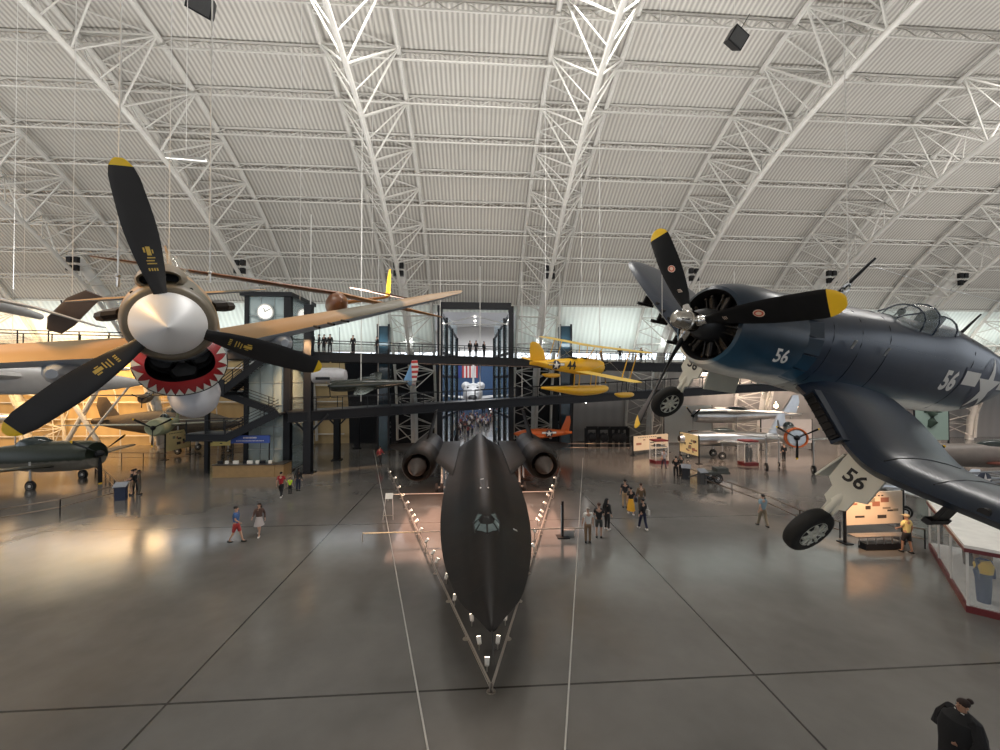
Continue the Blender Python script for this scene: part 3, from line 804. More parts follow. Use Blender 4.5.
# hub and blades
hub = MB(); hub.lathe([(.46, .005), (.455, .07), (.41, .12), (.3, .14), (.22, .14), (.21, .16), (.02, .16), (.0, .12), (-.1, .12)], (0, 0, 0), (1, 0, 0), 24)
ph0 = 2.59138
prop = hub.build('propeller_hub', mat('polished_hub', (.52, .5, .46), .16, 1., var=.1), cor)
Mlogo = mat('red_maker_mark', (.55, .1, .06), .5); Mlogow = mat('pale_maker_mark', (.75, .6, .5), .5)
for i in range(3):
    a = ph0 - i * 2 * PI / 3
    d = V((0, math.cos(a), math.sin(a)))
    q = MB(); q.lathe([(.08, .085), (.2, .085), (.215, .07), (.3, .06)], V((.1, 0, 0)), d, 16)
    q.build('blade_root', M_chrome, prop)
    q = MB(); blade(q, 2.03, .22, .37, a, .1, .085, thick=.05, tw0=1.1, tw1=.42, sense=1, shank=.055)
    bo = q.build('propeller_blade', [M_bladeb, M_yel], prop, ang=60)
    bv = q.bvh(); t_ = V((0, -d.z, d.y))
    tw = 1.1 + (.42 - 1.1) * .55
    u2 = (t_ * math.cos(tw) + V((math.sin(tw), 0, 0)))
    n = u2.cross(d).normalized()
    if n.x < 0: u2 = -u2; n = -n
    oo = V((.1, 0, 0)) + d * 1.08 + n * .4
    decal('maker_mark', [poly_disc(.055, ry=.075)], oo, u2, d, Mlogow, bo, bv, .004, .05, 1.)
    decal('maker_mark', [poly_disc(.044, ry=.062)], oo, u2, d, Mlogo, bo, bv, .006, .05, 1.)
    decal('maker_mark', [poly_disc(.026, ry=.04)], oo, u2, d, Mlogow, bo, bv, .008, .05, 1.)
    decal('blade_stencil', [poly_rect(-.03, -.005, .03, .005), poly_rect(-.03, .02, .02, .03), poly_rect(-.03, -.03, .03, -.02)], V((.1, 0, 0)) + d * .6 + n * .4, u2, d, Mlogow, bo, bv, .004, .05, 1.)
# fuselage
secs = [(-1.42, .70, .70, -.72, 2.1), (-2.1, .69, .76, -.78, 2.2), (-3.0, .66, .82, -.86, 2.3), (-3.9, .62, .86, -.90, 2.3), (-4.9, .58, .90, -.88, 2.3), (-5.7, .55, .98, -.86, 2.2), (-6.6, .50, .90, -.84, 2.2), (-7.6, .43, .78, -.78, 2.2), (-8.6, .30, .62, -.55, 2.), (-9.5, .10, .42, -.02, 2.), (-9.9, .02, .30, .12, 2.)]
mb = MB(); mb.loft(fus_rings(interp(secs, 4), 40)); mb.build('fuselage', M_fus, cor); fusb = mb.bvh()
# wings
def gull(s):
    q = MB()
    st = [((-2.05, s * .45, -.50), 2.75, .17), ((-2.12, s * 1.0, -.68), 2.85, .17), ((-2.15, s * 1.6, -.95), 2.85, .17), ((-2.15, s * 1.95, -1.03), 2.82, .165), ((-2.17, s * 2.3, -.98), 2.8, .16), ((-2.2, s * 3.2, -.76), 2.68, .15), ((-2.26, s * 4.4, -.46), 2.4, .14), ((-2.36, s * 5.4, -.20), 2.05, .125), ((-2.55, s * 6.0, -.05), 1.5, .11), ((-2.85, s * 6.24, .0), .75, .1)]
    st = [(tuple(a), c, t) for a, c, t in st]
    k = [(x[0][0], x[0][1], x[0][2], x[1], x[2]) for x in st]
    if s < 0: k = [(a, -b, c, d, e) for a, b, c, d, e in k]
    # smooth along the span
    out = []
    kk = k
    for i in range(len(kk) - 1):
        for j in range(3):
            t = j / 3; p0 = kk[max(i - 1, 0)]; p1 = kk[i]; p2 = kk[i + 1]; p3 = kk[min(i + 2, len(kk) - 1)]
            out.append([.5 * ((2 * b) + (c - a) * t + (2 * a - 5 * b + 4 * c - d) * t * t + (3 * b - a - 3 * c + d) * t ** 3) for a, b, c, d in zip(p0, p1, p2, p3)])
    out.append(kk[-1])
    wing(q, [((a, b * (1 if s > 0 else -1), c), d, e) for a, b, c, d, e in out], mi=(0, 1))
    return q
for s, nm in ((1, 'left'), (-1, 'right')):
    q = gull(s); w_ = q.build('wing', [M_wingb, M_under if s < 0 else M_wingb], cor, ang=50); wb = q.bvh()
    # oil cooler intake in the root leading edge
    iq = MB(); iq.box((-2.13, s * 1.14, -.74), (.16, .86, .19), Matrix.Rotation(-s * .50, 3, 'X'))
    it = iq.build('oil_cooler_intake', M_wingb, w_)
    M3 = Matrix.Rotation(-s * .50, 3, 'X')
    iq = MB(); iq.box((-2.06, s * 1.14, -.74), (.12, .76, .13), M3); iq.build('intake_mouth', M_black, it)
    for k in range(7):
        iq = MB(); iq.box(V((-2.0, s * 1.14, -.74)) + M3 @ V((0, (k - 3) * .11, 0)), (.05, .018, .13), M3); iq.build('vane', M_dark, it)
    # gun ports
    for y in (3.05, 3.38, 3.71):
        h = wb.ray_cast(V((-1.5, s * y, -1.03 + (y - 1.95) * .25)), V((-1, 0, 0)))
        if h[0]:
            iq = MB(); iq.cyl(h[0] + V((.02, 0, 0)), h[0] - V((.1, 0, 0)), .055, n=12); iq.build('gun_port', M_black, w_)
    # folding seam
    for y in (2.0, 2.55):
        pts = []
        for x in (-2.3, -2.5, -2.9, -3.4, -3.9, -4.4):
            h = wb.ray_cast(V((x, s * y, 1)), V((0, 0, -1)))
            if h[0]: pts.append(h[0] + V((0, 0, .004)))
        iq = MB(); iq.tube(pts, .008, 5); iq.build('fold_seam', M_black, w_)
    # rocket stubs
    for y in (2.75, 3.6, 4.4):
        iq = MB(); z = -.98 + (y - 2.3) * .25 - .13
        iq.box((-2.55, s * y, z - .1), (.3, .05, .22)); iq.box((-2.5, s * y, z - .23), (.5, .08, .07)); iq.build('rocket_stub', M_black, w_)
    # flap under the inboard trailing edge
    iq = MB(); wing(iq, [((-4.35, s * 2.2, -1.15), .75, .09, .45), ((-4.3, s * 3.9, -.75), .68, .09, .43)]); iq.build('flap', M_under, w_)
    # landing gear
    gx = -2.5; A = V((gx - .1, s * 1.85, -1.15)); Bq = V((-2.25, s * 1.85, -2.42))
    g = MB(); g.cyl(A, A + (Bq - A) * .55, .075, n=14); g.cyl(A + (Bq - A) * .5, Bq + V((0, 0, .02)), .05, n=14)
    g.cyl(A + V((-.55, 0, .05)), A + (Bq - A) * .5, .032, n=8)
    g.bar(A + (Bq - A) * .6 + V((-.05, 0, 0)), A + (Bq - A) * .78 + V((-.18, 0, 0)), .04); g.bar(A + (Bq - A) * .78 + V((-.18, 0, 0)), Bq + V((-.05, 0, .1)), .04)
    g.cyl(Bq + V((0, -.14 * s, 0)), Bq + V((0, .14 * s, 0)), .045, n=10)
    gl = g.build('landing_gear_leg', M_lgw, cor)
    wheel(gl, Bq + V((0, s * .02, 0)), .41, .22, (0, s, 0), M_rubber, M_lgw, nsp=9)
    # doors: front plate on the leg plus two side leaves
    dmb = MB(); dp = [(-.28, .12), (.28, .12), (.30, -.42), (.17, -.50), (.17, -.70), (.09, -.76), (.09, -.92), (-.09, -.92), (-.09, -.76), (-.17, -.70), (-.17, -.50), (-.28, -.42)]; vs = [A + V((xx_, yy_, zz_)) for xx_ in (.22, .18) for yy_, zz_ in dp]; nn = len(dp); dmb.add(vs, [tuple(range(nn)), tuple(range(2 * nn - 1, nn - 1, -1))] + [(k, (k + 1) % nn, nn + (k + 1) % nn, nn + k) for k in range(nn)])
    dd = dmb.build('gear_door', M_lgw, gl); db = dmb.bvh()
    decal('number_56', [textmesh('56', .3, .025)], A + V((.5, 0, -.22)), (0, 1, 0), (0, 0, 1), M_markblack, dd, db, .005, .2)
    for e in (-s,):
        iq = MB(); iq.box(A + V((-.35, e * .42, -.3)), (.95, .03, .55), Matrix.Rotation(e * .25, 3, 'X')); iq.build('gear_door', M_lgw, gl)
# chin fairing
# canopy
cs = [(-3.9, .30, .86, .70), (-4.2, .33, 1.02, .7), (-4.5, .35, 1.16, .7), (-4.9, .355, 1.22, .7), (-5.3, .34, 1.18, .72), (-5.7, .3, 1.06, .75), (-6.0, .24, .94, .78)]
mb = MB(); mb.loft(fus_rings([(a, b, c, d, 2.3, .76) for a, b, c, d in interp(cs, 3)], 24), caps=False); cn = mb.build('canopy', M_canopy, cor)
cfb = mb.bvh()
def hoop(x):
    pts = []
    for k in range(11):
        a = PI * k / 10; h = cfb.ray_cast(V((x, 0, .76)) + V((0, math.cos(a), math.sin(a))) * 1.2, -V((0, math.cos(a), math.sin(a))))
        if h[0]: pts.append(h[0])
    return pts
for x in (-4.42, -4.8, -5.55):
    q = MB(); q.tube(hoop(x), .016, 6); q.build('canopy_frame', M_wingb, cn)
for y in (-.2, .2):
    pts = []
    for x in (-3.95, -4.1, -4.3, -4.42): 
        h = cfb.ray_cast(V((x, y * (.8 if x > -4.2 else 1), 2)), V((0, 0, -1))); 
        if h[0]: pts.append(h[0])
    if len(pts) > 1:
        q = MB(); q.tube(pts, .014, 6); q.build('canopy_frame', M_wingb, cn)
q = MB(); q.box((-5.15, 0, .85), (.12, .36, .5)); q.ball((-5.12, 0, 1.08), (.07, .12, .1)); q.build('seat', M_seat, cor)
q = MB(); q.loft(fus_rings([(-4.0, .28, .88, .6, 2), (-4.6, .33, .90, .6, 2), (-5.8, .30, .95, .6, 2)], 16)); q.build('cockpit_rim', M_black, cor)
q = MB(); q.ball((-4.25, 0, .98), (.09, .05, .07)); q.cyl((-4.3, 0, .85), (-4.25, 0, .95), .02); q.build('gunsight', M_black, cor)
# tail
q = MB(); wing(q, [((-8.2, 0, .45), 1.75, .09), ((-8.6, 0, 1.1), 1.3, .09), ((-8.95, 0, 1.7), .85, .08), ((-9.15, 0, 1.85), .45, .08)], nrm=(0, 1, 0)); q.build('tail_fin', M_wingb, cor)
for s in (-1, 1):
    q = MB(); wing(q, [((-8.6, s * .1, .40), 1.3, .09), ((-8.8, s * 1.5, .42), 1.0, .09), ((-9.1, s * 2.3, .44), .5, .08)]); q.build('tailplane', [M_wingb, M_under], cor)
# antenna masts, turtledeck, shackle
q = MB(); q.tube([(-2.35, 0, .74), (-2.75, 0, 1.62)], [.045, .02], 8); q.build('antenna_mast', M_black, cor)
q = MB(); q.tube([(-6.35, 0, .85), (-6.5, 0, 1.35)], [.035, .015], 8); q.build('antenna_mast', M_black, cor)
q = MB(); q.tube([(-2.7, 0, 1.5), (-5., 0, 1.55), (-9.1, 0, 1.8)], .006, 5); q.build('antenna_wire', M_alu, cor)
q = MB(); q.cyl((-2.4, .1, .75), (-2.4, .1, 1.0), .035); q.tube([V((-2.4 + .07 * math.cos(t), .1, 1.08 + .07 * math.sin(t))) for t in [k * PI / 5 for k in range(11)]], .018, 6); q.build('lifting_eye', M_alu, cor)
q = MB()
for x in (-2.4, -3.35): 
    q.box((x, .70 if x > -3 else .66, .35), (.05, .02, .14))
q.build('access_latch', M_alu, cor)
# filler panels and seams
for x in (-2.02, -2.72, -3.5, -6.4):
    pts = []
    for k in range(25):
        a = 2 * PI * k / 24; d = V((0, math.cos(a), math.sin(a))); h = fusb.ray_cast(V((x, 0, 0)) + d * 2, -d)
        if h[0]: pts.append(h[0] + d * .002)
    q = MB(); q.tube(pts, .006, 4); q.build('panel_seam', M_black, cor)
# markings on the left side
decal('number_56', [shear(textmesh('56', .30, .022), -.3)], (-1.05, 1.2, -.06), (-1, 0, -.0), (0, 0, 1), M_mark, cor, cowlb, .006, .05)
decal('number_56', [shear(textmesh('56', .54, .04), -.42)], (-5.95, 1.2, .04), (-1, 0, -.0), (0, 0, 1), M_mark, cor, fusb, .006, .06)
star_bars(cor, (-7.65, 1.2, .04), (-1, 0, 0), (0, 0, 1), .62, fusb, bw=.8)
# suspension cables
def cable(p, top, lab, r=.008, nm='hanging_cable', m=None):
    top = (top[0], top[1], B_ * math.sqrt(max(0, 1 - ((top[1] - CY) / A_) ** 2)) - .2)
    q = MB(); q.tube([p, top], r, 6); return tag(q.build(nm, m or M_white), lab, 'cable')
cw = cor.matrix_world
p = cw @ V((-2.4, .1, 1.14)); cable(p, (p.x - .15, p.y, 29.5), 'long thin cable holding the blue fighter nose')
p = cw @ V((-2.0, -3.0, -.75)); cable(p, (p.x, p.y, 29), 'thin cable holding the blue fighter far wing', .008)

# ================================================================ shark-mouth fighter hanging at left
Rp = frame3((0.5614, -0.8102, -0.1688), (0.8269, 0.5409, 0.1540 + .05))
p40 = thing('shark_fighter', 'tan and olive propeller fighter with shark mouth and silver spinner hung at left', 'aircraft', (-3.405, 4.631, 8.429), Rp)
TAN = (.44, .27, .12); OLV = (.115, .10, .055); GRY = (.42, .46, .50)
M_cam = camo('desert_camouflage', OLV, TAN, .45, .43, .5)
M_gry = mat('pale_blue_grey_belly', (.40, .44, .50), .45)
M_ring = bands('olive_nose_paint', [(-.6, (.16, .13, .09)), (.6, (.19, .155, .105))], rough=.4)
mb = MB(); mb.lathe([(.58, .004), (.56, .018), (.50, .075), (.40, .152), (.30, .22), (.18, .285), (.07, .330), (-.0, .345), (-.06, .345)], (0, 0, 0), (1, 0, 0), 56)
spn = mb.build('spinner', mat('spun_aluminium', (.86, .86, .87), .42, .12, var=.04, vs=1.5), p40)
php = 1.60647
for i in range(3):
    a = php - i * 2 * PI / 3; d = V((0, math.cos(a), math.sin(a)))
    q = MB(); blade(q, 1.675, .30, .33, a, .02, .045, taper=.45, thick=.05, tw0=.55, tw1=.18, shank=.06, sense=1)
    bo = q.build('propeller_blade', [mat('propeller_charcoal', (.022, .021, .022), .45, var=.2, spec=.3), M_yel], spn, ang=60); bv = q.bvh()
    t_ = V((0, -d.z, d.y)); tw = .5; u2 = t_ * math.cos(tw) + V((math.sin(tw), 0, 0)); n = u2.cross(d).normalized()
    if n.x < 0: u2 = -u2; n = -n
    Mgold = mat('gold_stencil', (.62, .42, .08), .5)
    sh = [poly_rect(-.045, .02, .045, .032), poly_rect(-.045, .05, .03, .062), poly_rect(-.03, .08, .045, .092), poly_rect(-.02, .11, .02, .2), poly_rect(-.045, .14, -.03, .19), poly_rect(.03, .13, .042, .17)]
    decal('blade_stencil', sh + [poly_rect(-.05 + .025 * k, -.05, -.035 + .025 * k, -.02) for k in range(4)], V((.02, 0, 0)) + d * .62 + n * .4, u2, d, Mgold, bo, bv, .004, .05, 1.)
# fuselage
ps = [(-.07, .385, .385, -.385, 2., 0.), (-.12, .42, .42, -.42, 2., 0.), (-.35, .455, .46, -.47, 2., 0.), (-.9, .49, .52, -.60, 2.1, -.02), (-1.8, .52, .6, -.82, 2.2, -.08), (-2.6, .5, .66, -.84, 2.2, -.08), (-3.4, .48, .74, -.76, 2.1, -.04), (-4.6, .40, .72, -.6, 2., .03), (-5.8, .28, .52, -.4, 2., .08), (-6.9, .16, .38, -.16, 2., .12), (-7.7, .05, .28, .0, 2., .14), (-7.85, .01, .2, .1, 2., .14)]
mb = MB(); mb.loft(fus_rings(interp(ps, 3), 40), mif=lambda i, k: 2 if i < 5 else (1 if 20 <= k < 40 and 22 < k < 38 else 0)); mb.build('fuselage', [M_cam, M_gry, M_ring], p40); p4b = mb.bvh()
# radiator scoop with the mouth
def ell(x, hw, zt, zb, zc, n=48, e=2.2):
    return fus_rings([(x, hw, zt, zb, e, zc)], n)[0]
mb = MB()
rings = [ell(-.95, .33, -.36, -.70, -.52), ell(-.34, .33, -.26, -.70, -.50), ell(-.27, .335, -.25, -.71, -.50), ell(-.28, .345, -.25, -.725, -.50), ell(-.36, .40, -.2, -.81, -.49), ell(-.44, .455, -.16, -.895, -.48), ell(-.50, .47, -.15, -.93, -.48), ell(-1.0, .50, -.2, -1.0, -.5), ell(-1.7, .48, -.2, -1.0, -.5), ell(-2.4, .40, -.2, -.98, -.5), ell(-3.0, .3, -.3, -.82, -.5)]
mm = {0: 1, 1: 1, 2: 2, 3: 2, 4: 3, 5: 1}
mb.loft(rings, caps=False, mif=lambda i, k: mm.get(i, 4))
scoop = mb.build('radiator_scoop', [M_gry, M_black, M_red, M_red, M_gry], p40, ang=50); sb = mb.bvh()
# teeth: white triangles growing from the outer edge of the red band
def on_ell(x, hw, zt, zb, zc, a, e=2.2):
    c = math.cos(a); s_ = math.sin(a)
    y = hw * math.copysign(abs(c) ** (2 / e), c); z = math.copysign(abs(s_) ** (2 / e), s_)
    return V((x, y, zc + (z * (zt - zc) if z > 0 else z * (zc - zb))))
def outer(a): return on_ell(-.44, .455, -.16, -.895, -.48, a)
def inner(a): return on_ell(-.28, .345, -.25, -.725, -.50, a)
teeth = [(-PI + .02, .34, .95), (-PI + .37, .30, .8), (-PI + .68, .24, .62), (-PI + .92, .2, .5), (-PI + 1.12, .18, .45), (-PI + 1.31, .17, .42), (-PI + 1.49, .17, .4), (-PI + 1.67, .17, .42), (-PI + 1.85, .19, .45), (-PI + 2.05, .21, .52), (-PI + 2.27, .25, .65), (-PI + 2.53, .3, .8), (-.3, .32, .95), (.04, .3, .8), (-PI - .3, .3, .8)]
M_tooth = mat('tooth_white', (.82, .8, .74), .45, var=.05)
for a0, da, hgt in teeth:
    hgt = min(.97, hgt * 1.3)
    q = MB(); N_ = 6; vs = []
    for j in range(N_ + 1):
        t = j / N_; half = da / 2 * (1 - t)
        for sgn in (-1, 1):
            am = a0 + da / 2 + sgn * half; o_ = outer(am); i_ = inner(a0 + da / 2 if True else am)
            ii = inner(am)
            p_ = o_.lerp(ii, t * hgt)
            # follow the bulge of the band
            bulge = .004
            nrm = V((1, 0, 0)) * .6 + (o_ - V((o_.x, 0, -.56))).normalized() * .8
            vs.append(p_ + nrm.normalized() * (bulge + .012))
    q.add(vs, [(2 * j, 2 * j + 1, 2 * j + 3, 2 * j + 2) for j in range(N_)])
    q.build('tooth', M_tooth, scoop)
# radiators inside
for y, z, r in ((-.165, -.43, .15), (.165, -.43, .15), (0, -.60, .14)):
    q = MB(); q.lathe([(-.9, r * .98), (-.42, r), (-.38, r * .97), (-.42, r * .93), (-.6, r * .9), (-.62, .01)], (0, y, z), (1, 0, 0), 28); q.build('radiator_duct', mat('radiator_dark', (.014, .012, .010), .55), scoop)
q = MB(); q.box((-.88, 0, -.5), (.04, .62, .4)); q.build('radiator_core', M_black, scoop)
# black mouth outline
pts = [on_ell(-.47, .466, -.155, -.915, -.48, PI + (PI * k / 30)) for k in range(31)]
q = MB(); q.tube(pts, .012, 6); q.build('mouth_outline', M_black, scoop)
# carburettor scoop on top
mb = MB(); rg = [ell(-.6, .18, .56, .42, .49, 24), ell(-.28, .18, .56, .42, .49, 24), ell(-.25, .2, .585, .40, .49, 24), ell(-.4, .23, .62, .38, .48, 24), ell(-1.2, .26, .72, .4, .5, 24), ell(-2.2, .15, .66, .5, .55, 24)]
mb.loft(rg, caps=False, mif=lambda i, k: 1 if i < 1 else 0); mb.build('intake_scoop', [M_ring, M_black], p40)
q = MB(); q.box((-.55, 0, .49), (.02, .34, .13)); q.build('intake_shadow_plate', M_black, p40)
for y in (-.33, .33):
    q = MB(); q.cyl((-.5, y * .8, .34), (-.3, y * .8, .36), .022, n=10); q.build('nose_gun', M_black, p40)
# exhaust stacks
for s in (-1, 1):
    for k in range(6):
        q = MB(); x = -.72 - k * .22; q.tube([(x, s * .46, .13), (x - .06, s * .58, .12), (x - .2, s * .66, .11)], [.06, .07, .06], 8); q.build('exhaust_stack', mat('burnt_steel', (.03, .022, .018), .5, .5), p40)
# wings
for s in (-1, 1):
    q = MB()
    wing(q, [((-1.75, s * .3, -.52), 2.6, .15), ((-1.8, s * 1., -.46), 2.45, .15), ((-2.0, s * 3., -.28), 1.95, .13), ((-2.25, s * 4.8, -.10), 1.4, .115), ((-2.5, s * 5.4, -.05), 1.05, .1), ((-2.85, s * 5.69, -.02), .45, .1)])
    w_ = q.build('wing', [M_cam, M_gry], p40, ang=50)
    for y in (1.9, 2.15, 2.4):
        g = MB(); g.cyl((-2.2, s * y, -.38 + .09 * (y - 1.9)), (-1.55, s * y, -.38 + .09 * (y - 1.9)), .022, n=8); g.build('wing_gun', M_black, w_)
    g = MB(); g.tube([(-1.65, s * 1.35, -.58), (-2.1, s * 1.35, -.62), (-2.8, s * 1.35, -.64), (-3.4, s * 1.35, -.55)], [.06, .19, .17, .03], 12); g.build('wheel_fairing', M_gry, w_)
    q = MB(); wing(q, [((-6.65, s * .1, .3), 1.2, .09), ((-6.8, s * 1.3, .3), .95, .09), ((-7.05, s * 1.95, .3), .4, .08)]); q.build('tailplane', [M_cam, M_gry], p40)
q = MB(); wing(q, [((-6.6, 0, .4), 1.3, .09), ((-6.95, 0, 1.0), 1.1, .09), ((-7.3, 0, 1.5), .55, .08)], nrm=(0, 1, 0)); q.build('tail_fin', [M_cam, M_cam], p40)
mb = MB(); mb.loft(fus_rings([(a, b, c, d, 2.2, .62) for a, b, c, d in interp([(-2.7, .1, .66, .6), (-3.1, .30, .95, .6), (-3.6, .32, 1.04, .6), (-4.3, .28, .94, .6), (-4.9, .15, .74, .6)], 3)], 20)); mb.build('canopy', M_canopy, p40)
# drop tank
q = MB(); q.lathe([(0, .02), (.08, .14), (.25, .245), (.55, .31), (.9, .33), (.93, .345), (.98, .345), (1.01, .33), (1.5, .29), (2., .15), (2.3, .02)], (-1.2, .0, -1.24), (-1, 0, 0), 32); dt = q.build('drop_tank', mat('white_tank_paint', (.62, .62, .66), .4), p40)
for x in (-1.8, -2.4):
    q = MB(); q.box((x, 0, -.95), (.08, .05, .2)); q.build('tank_strut', M_gry, dt)
pw = p40.matrix_world
for (lx, ly, lz), nm in (((-1.35, -.47, .45), 'left'), ((-1.35, .5, .45), 'right')):
    p = pw @ V((lx, ly, lz))
    q = MB(); q.tube([p, p + V((0, 0, .12))], .018, 8); q.ball(p + V((0, 0, .15)), .028, 8); q.tube([p + V((0, 0, .15)), p + V((0, 0, .5))], .01, 6)
    tag(q.build('cable_shackle', M_alu), 'metal shackle on the %s side of the shark-mouth fighter nose' % nm, 'shackle')
    cable(p + V((0, 0, .5)), (p.x, p.y, 29.8), 'long thin cable rising from the %s side of the shark-mouth fighter' % nm, .01)
p = pw @ V((-4.5, 0, .7)); cable(p, (p.x, p.y, 29.8), 'thin cable holding the tail of the shark-mouth fighter', .008)

# ================================================================ black long reconnaissance jet on the floor
def jet_mat():
    m, nt, b = newmat('black_titanium_skin'); b.inputs['Roughness'].default_value = .42; b.inputs['Specular IOR Level'].default_value = .13
    tc = nt.nodes.new('ShaderNodeTexCoord'); n = nt.nodes.new('ShaderNodeTexNoise'); n.inputs['Scale'].default_value = .5; n.inputs['Detail'].default_value = 7
    lk(nt, tc.outputs['Object'], n.inputs['Vector'])
    cr = nt.nodes.new('ShaderNodeValToRGB'); el = cr.color_ramp.elements; el[0].position = .3; el[0].color = (.007, .007, .007, 1); el[1].position = .75; el[1].color = (.020, .015, .012, 1)
    lk(nt, n.outputs['Fac'], cr.inputs[0]); lk(nt, cr.outputs[0], b.inputs['Base Color'])
    sp = nt.nodes.new('ShaderNodeSeparateXYZ'); lk(nt, tc.outputs['Object'], sp.inputs[0])
    br = nt.nodes.new('ShaderNodeTexBrick'); br.inputs['Scale'].default_value = 1; br.inputs['Brick Width'].default_value = 1.4; br.inputs['Row Height'].default_value = .6; br.inputs['Mortar Size'].default_value = .01
    br.inputs['Color1'].default_value = (1, 1, 1, 1); br.inputs['Color2'].default_value = (1, 1, 1, 1); br.inputs['Mortar'].default_value = (0, 0, 0, 1)
    lk(nt, tc.outputs['Object'], br.inputs['Vector'])
    bp = nt.nodes.new('ShaderNodeBump'); bp.inputs['Strength'].default_value = .3; bp.inputs['Distance'].default_value = .01
    lk(nt, br.outputs['Color'], bp.inputs['Height']); lk(nt, bp.outputs['Normal'], b.inputs['Normal'])
    return m
M_jet = jet_mat()
M_jetd = mat('jet_dark_lip', (.006, .006, .006), .5)
M_spike = mat('inlet_spike_skin', (.045, .035, .03), .5, var=.3, vs=2)
JY = 9.7; JX = .42
# local frame: x forward (towards the camera), y left, z up; nose tip at x=0
Rj = frame3((0, -1, 0), (1, 0, 0))
jet = thing('black_jet', 'huge black jet with pointed nose and two round engines parked on the floor', 'aircraft', (JX, JY, 0), Rj)
# s aft, chine half width, chine height, top bulge above chine, belly below, bulge half width
js = [(0, .02, 1.66, .03, .03, .05), (.12, .14, 1.67, .10, .1, .12), (.5, .36, 1.69, .2, .18, .22), (1.2, .82, 1.74, .34, .3, .4), (2.2, 1.16, 1.81, .5, .42, .55), (3.3, 1.42, 1.89, .66, .5, .66), (4.2, 1.57, 1.96, .82, .55, .72), (5.2, 1.70, 2.02, .96, .6, .76), (6.7, 1.83, 2.08, .98, .62, .8), (8.5, 1.93, 2.12, .92, .65, .82), (10.7, 1.98, 2.14, .88, .7, .84), (13, 1.99, 2.15, .9, .74, .86), (15, 2.0, 2.15, .95, .78, .88), (18, 2.0, 2.16, 1.05, .8, .9), (21, 1.95, 2.16, 1.1, .8, .9), (24, 1.7, 2.16, 1.02, .75, .85), (26.5, 1.2, 2.16, .75, .55, .7), (28.5, .6, 2.16, .4, .3, .4), (29.6, .05, 2.16, .05, .05, .05)]
js = interp(js, 3)
rings = []
for s_, w_, zc, tb, bb, bw in js:
    r = []; K = 24; fl_ = .30 if s_ < 10 else max(.10, .30 - (s_ - 10) * .035)
    for k in range(K + 1):
        t = math.cos(PI * k / K); y = w_ * t
        f = math.exp(-abs(y / (bw * .95 + .01)) ** 2.2); ed = (1 - abs(t) ** 2.2)
        r.append(V((-s_, y, zc + tb * ((1 - fl_) * f * ed ** .3 + fl_ * ed))))
    for k in range(1, K):
        t = -math.cos(PI * k / K); y = w_ * t
        f = math.exp(-(y / (bw * .9 + .01)) ** 2); ed = (1 - abs(t) ** 2.0)
        r.append(V((-s_, y, zc - bb * (.6 * f * ed ** .3 + .4 * ed))))
    rings.append(r)
mb = MB(); mb.loft(rings); mb.build('fuselage', M_jet, jet, ang=40); jb = mb.bvh()
q = MB(); q.tube([(-.02, 0, 1.665), (.5, 0, 1.63), (1.0, 0, 1.6)], [.03, .016, .01], 8); q.tube([(.55, .0, 1.63), (.6, .06, 1.64)], .008, 5); q.build('pitot_probe', M_jetd, jet)
# windshield panes
def jp(s_, y):
    h = jb.ray_cast(V((-s_, y, 6)), V((0, 0, -1))); return h[0] + V((0, 0, .015)) if h[0] else V((-s_, y, 3))
def pane(nm, pts, m, par):
    q = MB(); vs = [jp(a, b) for a, b in pts]; vs += [p - V((0, 0, .03)) for p in vs]; n = len(pts)
    q.add(vs, [tuple(range(n)), tuple(range(2 * n - 1, n - 1, -1))] + [(k, (k + 1) % n, n + (k + 1) % n, n + k) for k in range(n)])
    return q.build(nm, m, par, smooth=False)
M_jg = mat('cockpit_glazing', (.10, .13, .13), .12, var=.3, vs=3)
cp = pane('windshield_frame', [(3.55, 0), (3.95, .42), (4.75, .50), (5.1, .30), (4.6, .04), (4.6, -.04), (5.1, -.30), (4.75, -.5), (3.95, -.42)], M_jetd, jet)
for s in (-1, 1):
    for pts in ([(3.68, .03), (4.0, .35), (4.22, .22), (4.1, .03)], [(4.05, .40), (4.45, .45), (4.55, .30), (4.3, .24)], [(4.55, .46), (4.95, .32), (4.75, .16), (4.6, .28)]):
        vs = [jp(a, b * s) + V((0, 0, .02)) for a, b in pts]
        q = MB(); q.add(vs + [v - V((0, 0, .02)) for v in vs], [(0, 1, 2, 3), (7, 6, 5, 4), (0, 1, 5, 4), (1, 2, 6, 5), (2, 3, 7, 6), (3, 0, 4, 7)]); q.build('cockpit_pane', M_jg, cp, smooth=False)
# refuelling door, small white marks, hatch outline
pane('refuelling_door', [(8.0, -.16), (8.0, .16), (9.3, .2), (9.3, -.2)], M_jetd, jet)
pane('white_stripe', [(7.85, -.2), (7.85, .2), (8.0, .2), (8.0, -.2)], M_mark, jet)
pane('white_stripe', [(9.4, -.15), (9.4, .0), (9.5, .0), (9.5, -.15)], M_mark, jet)
pane('white_patch', [(4.9, 1.0), (4.9, 1.15), (5.0, 1.15), (5.0, 1.0)], M_alu, jet)
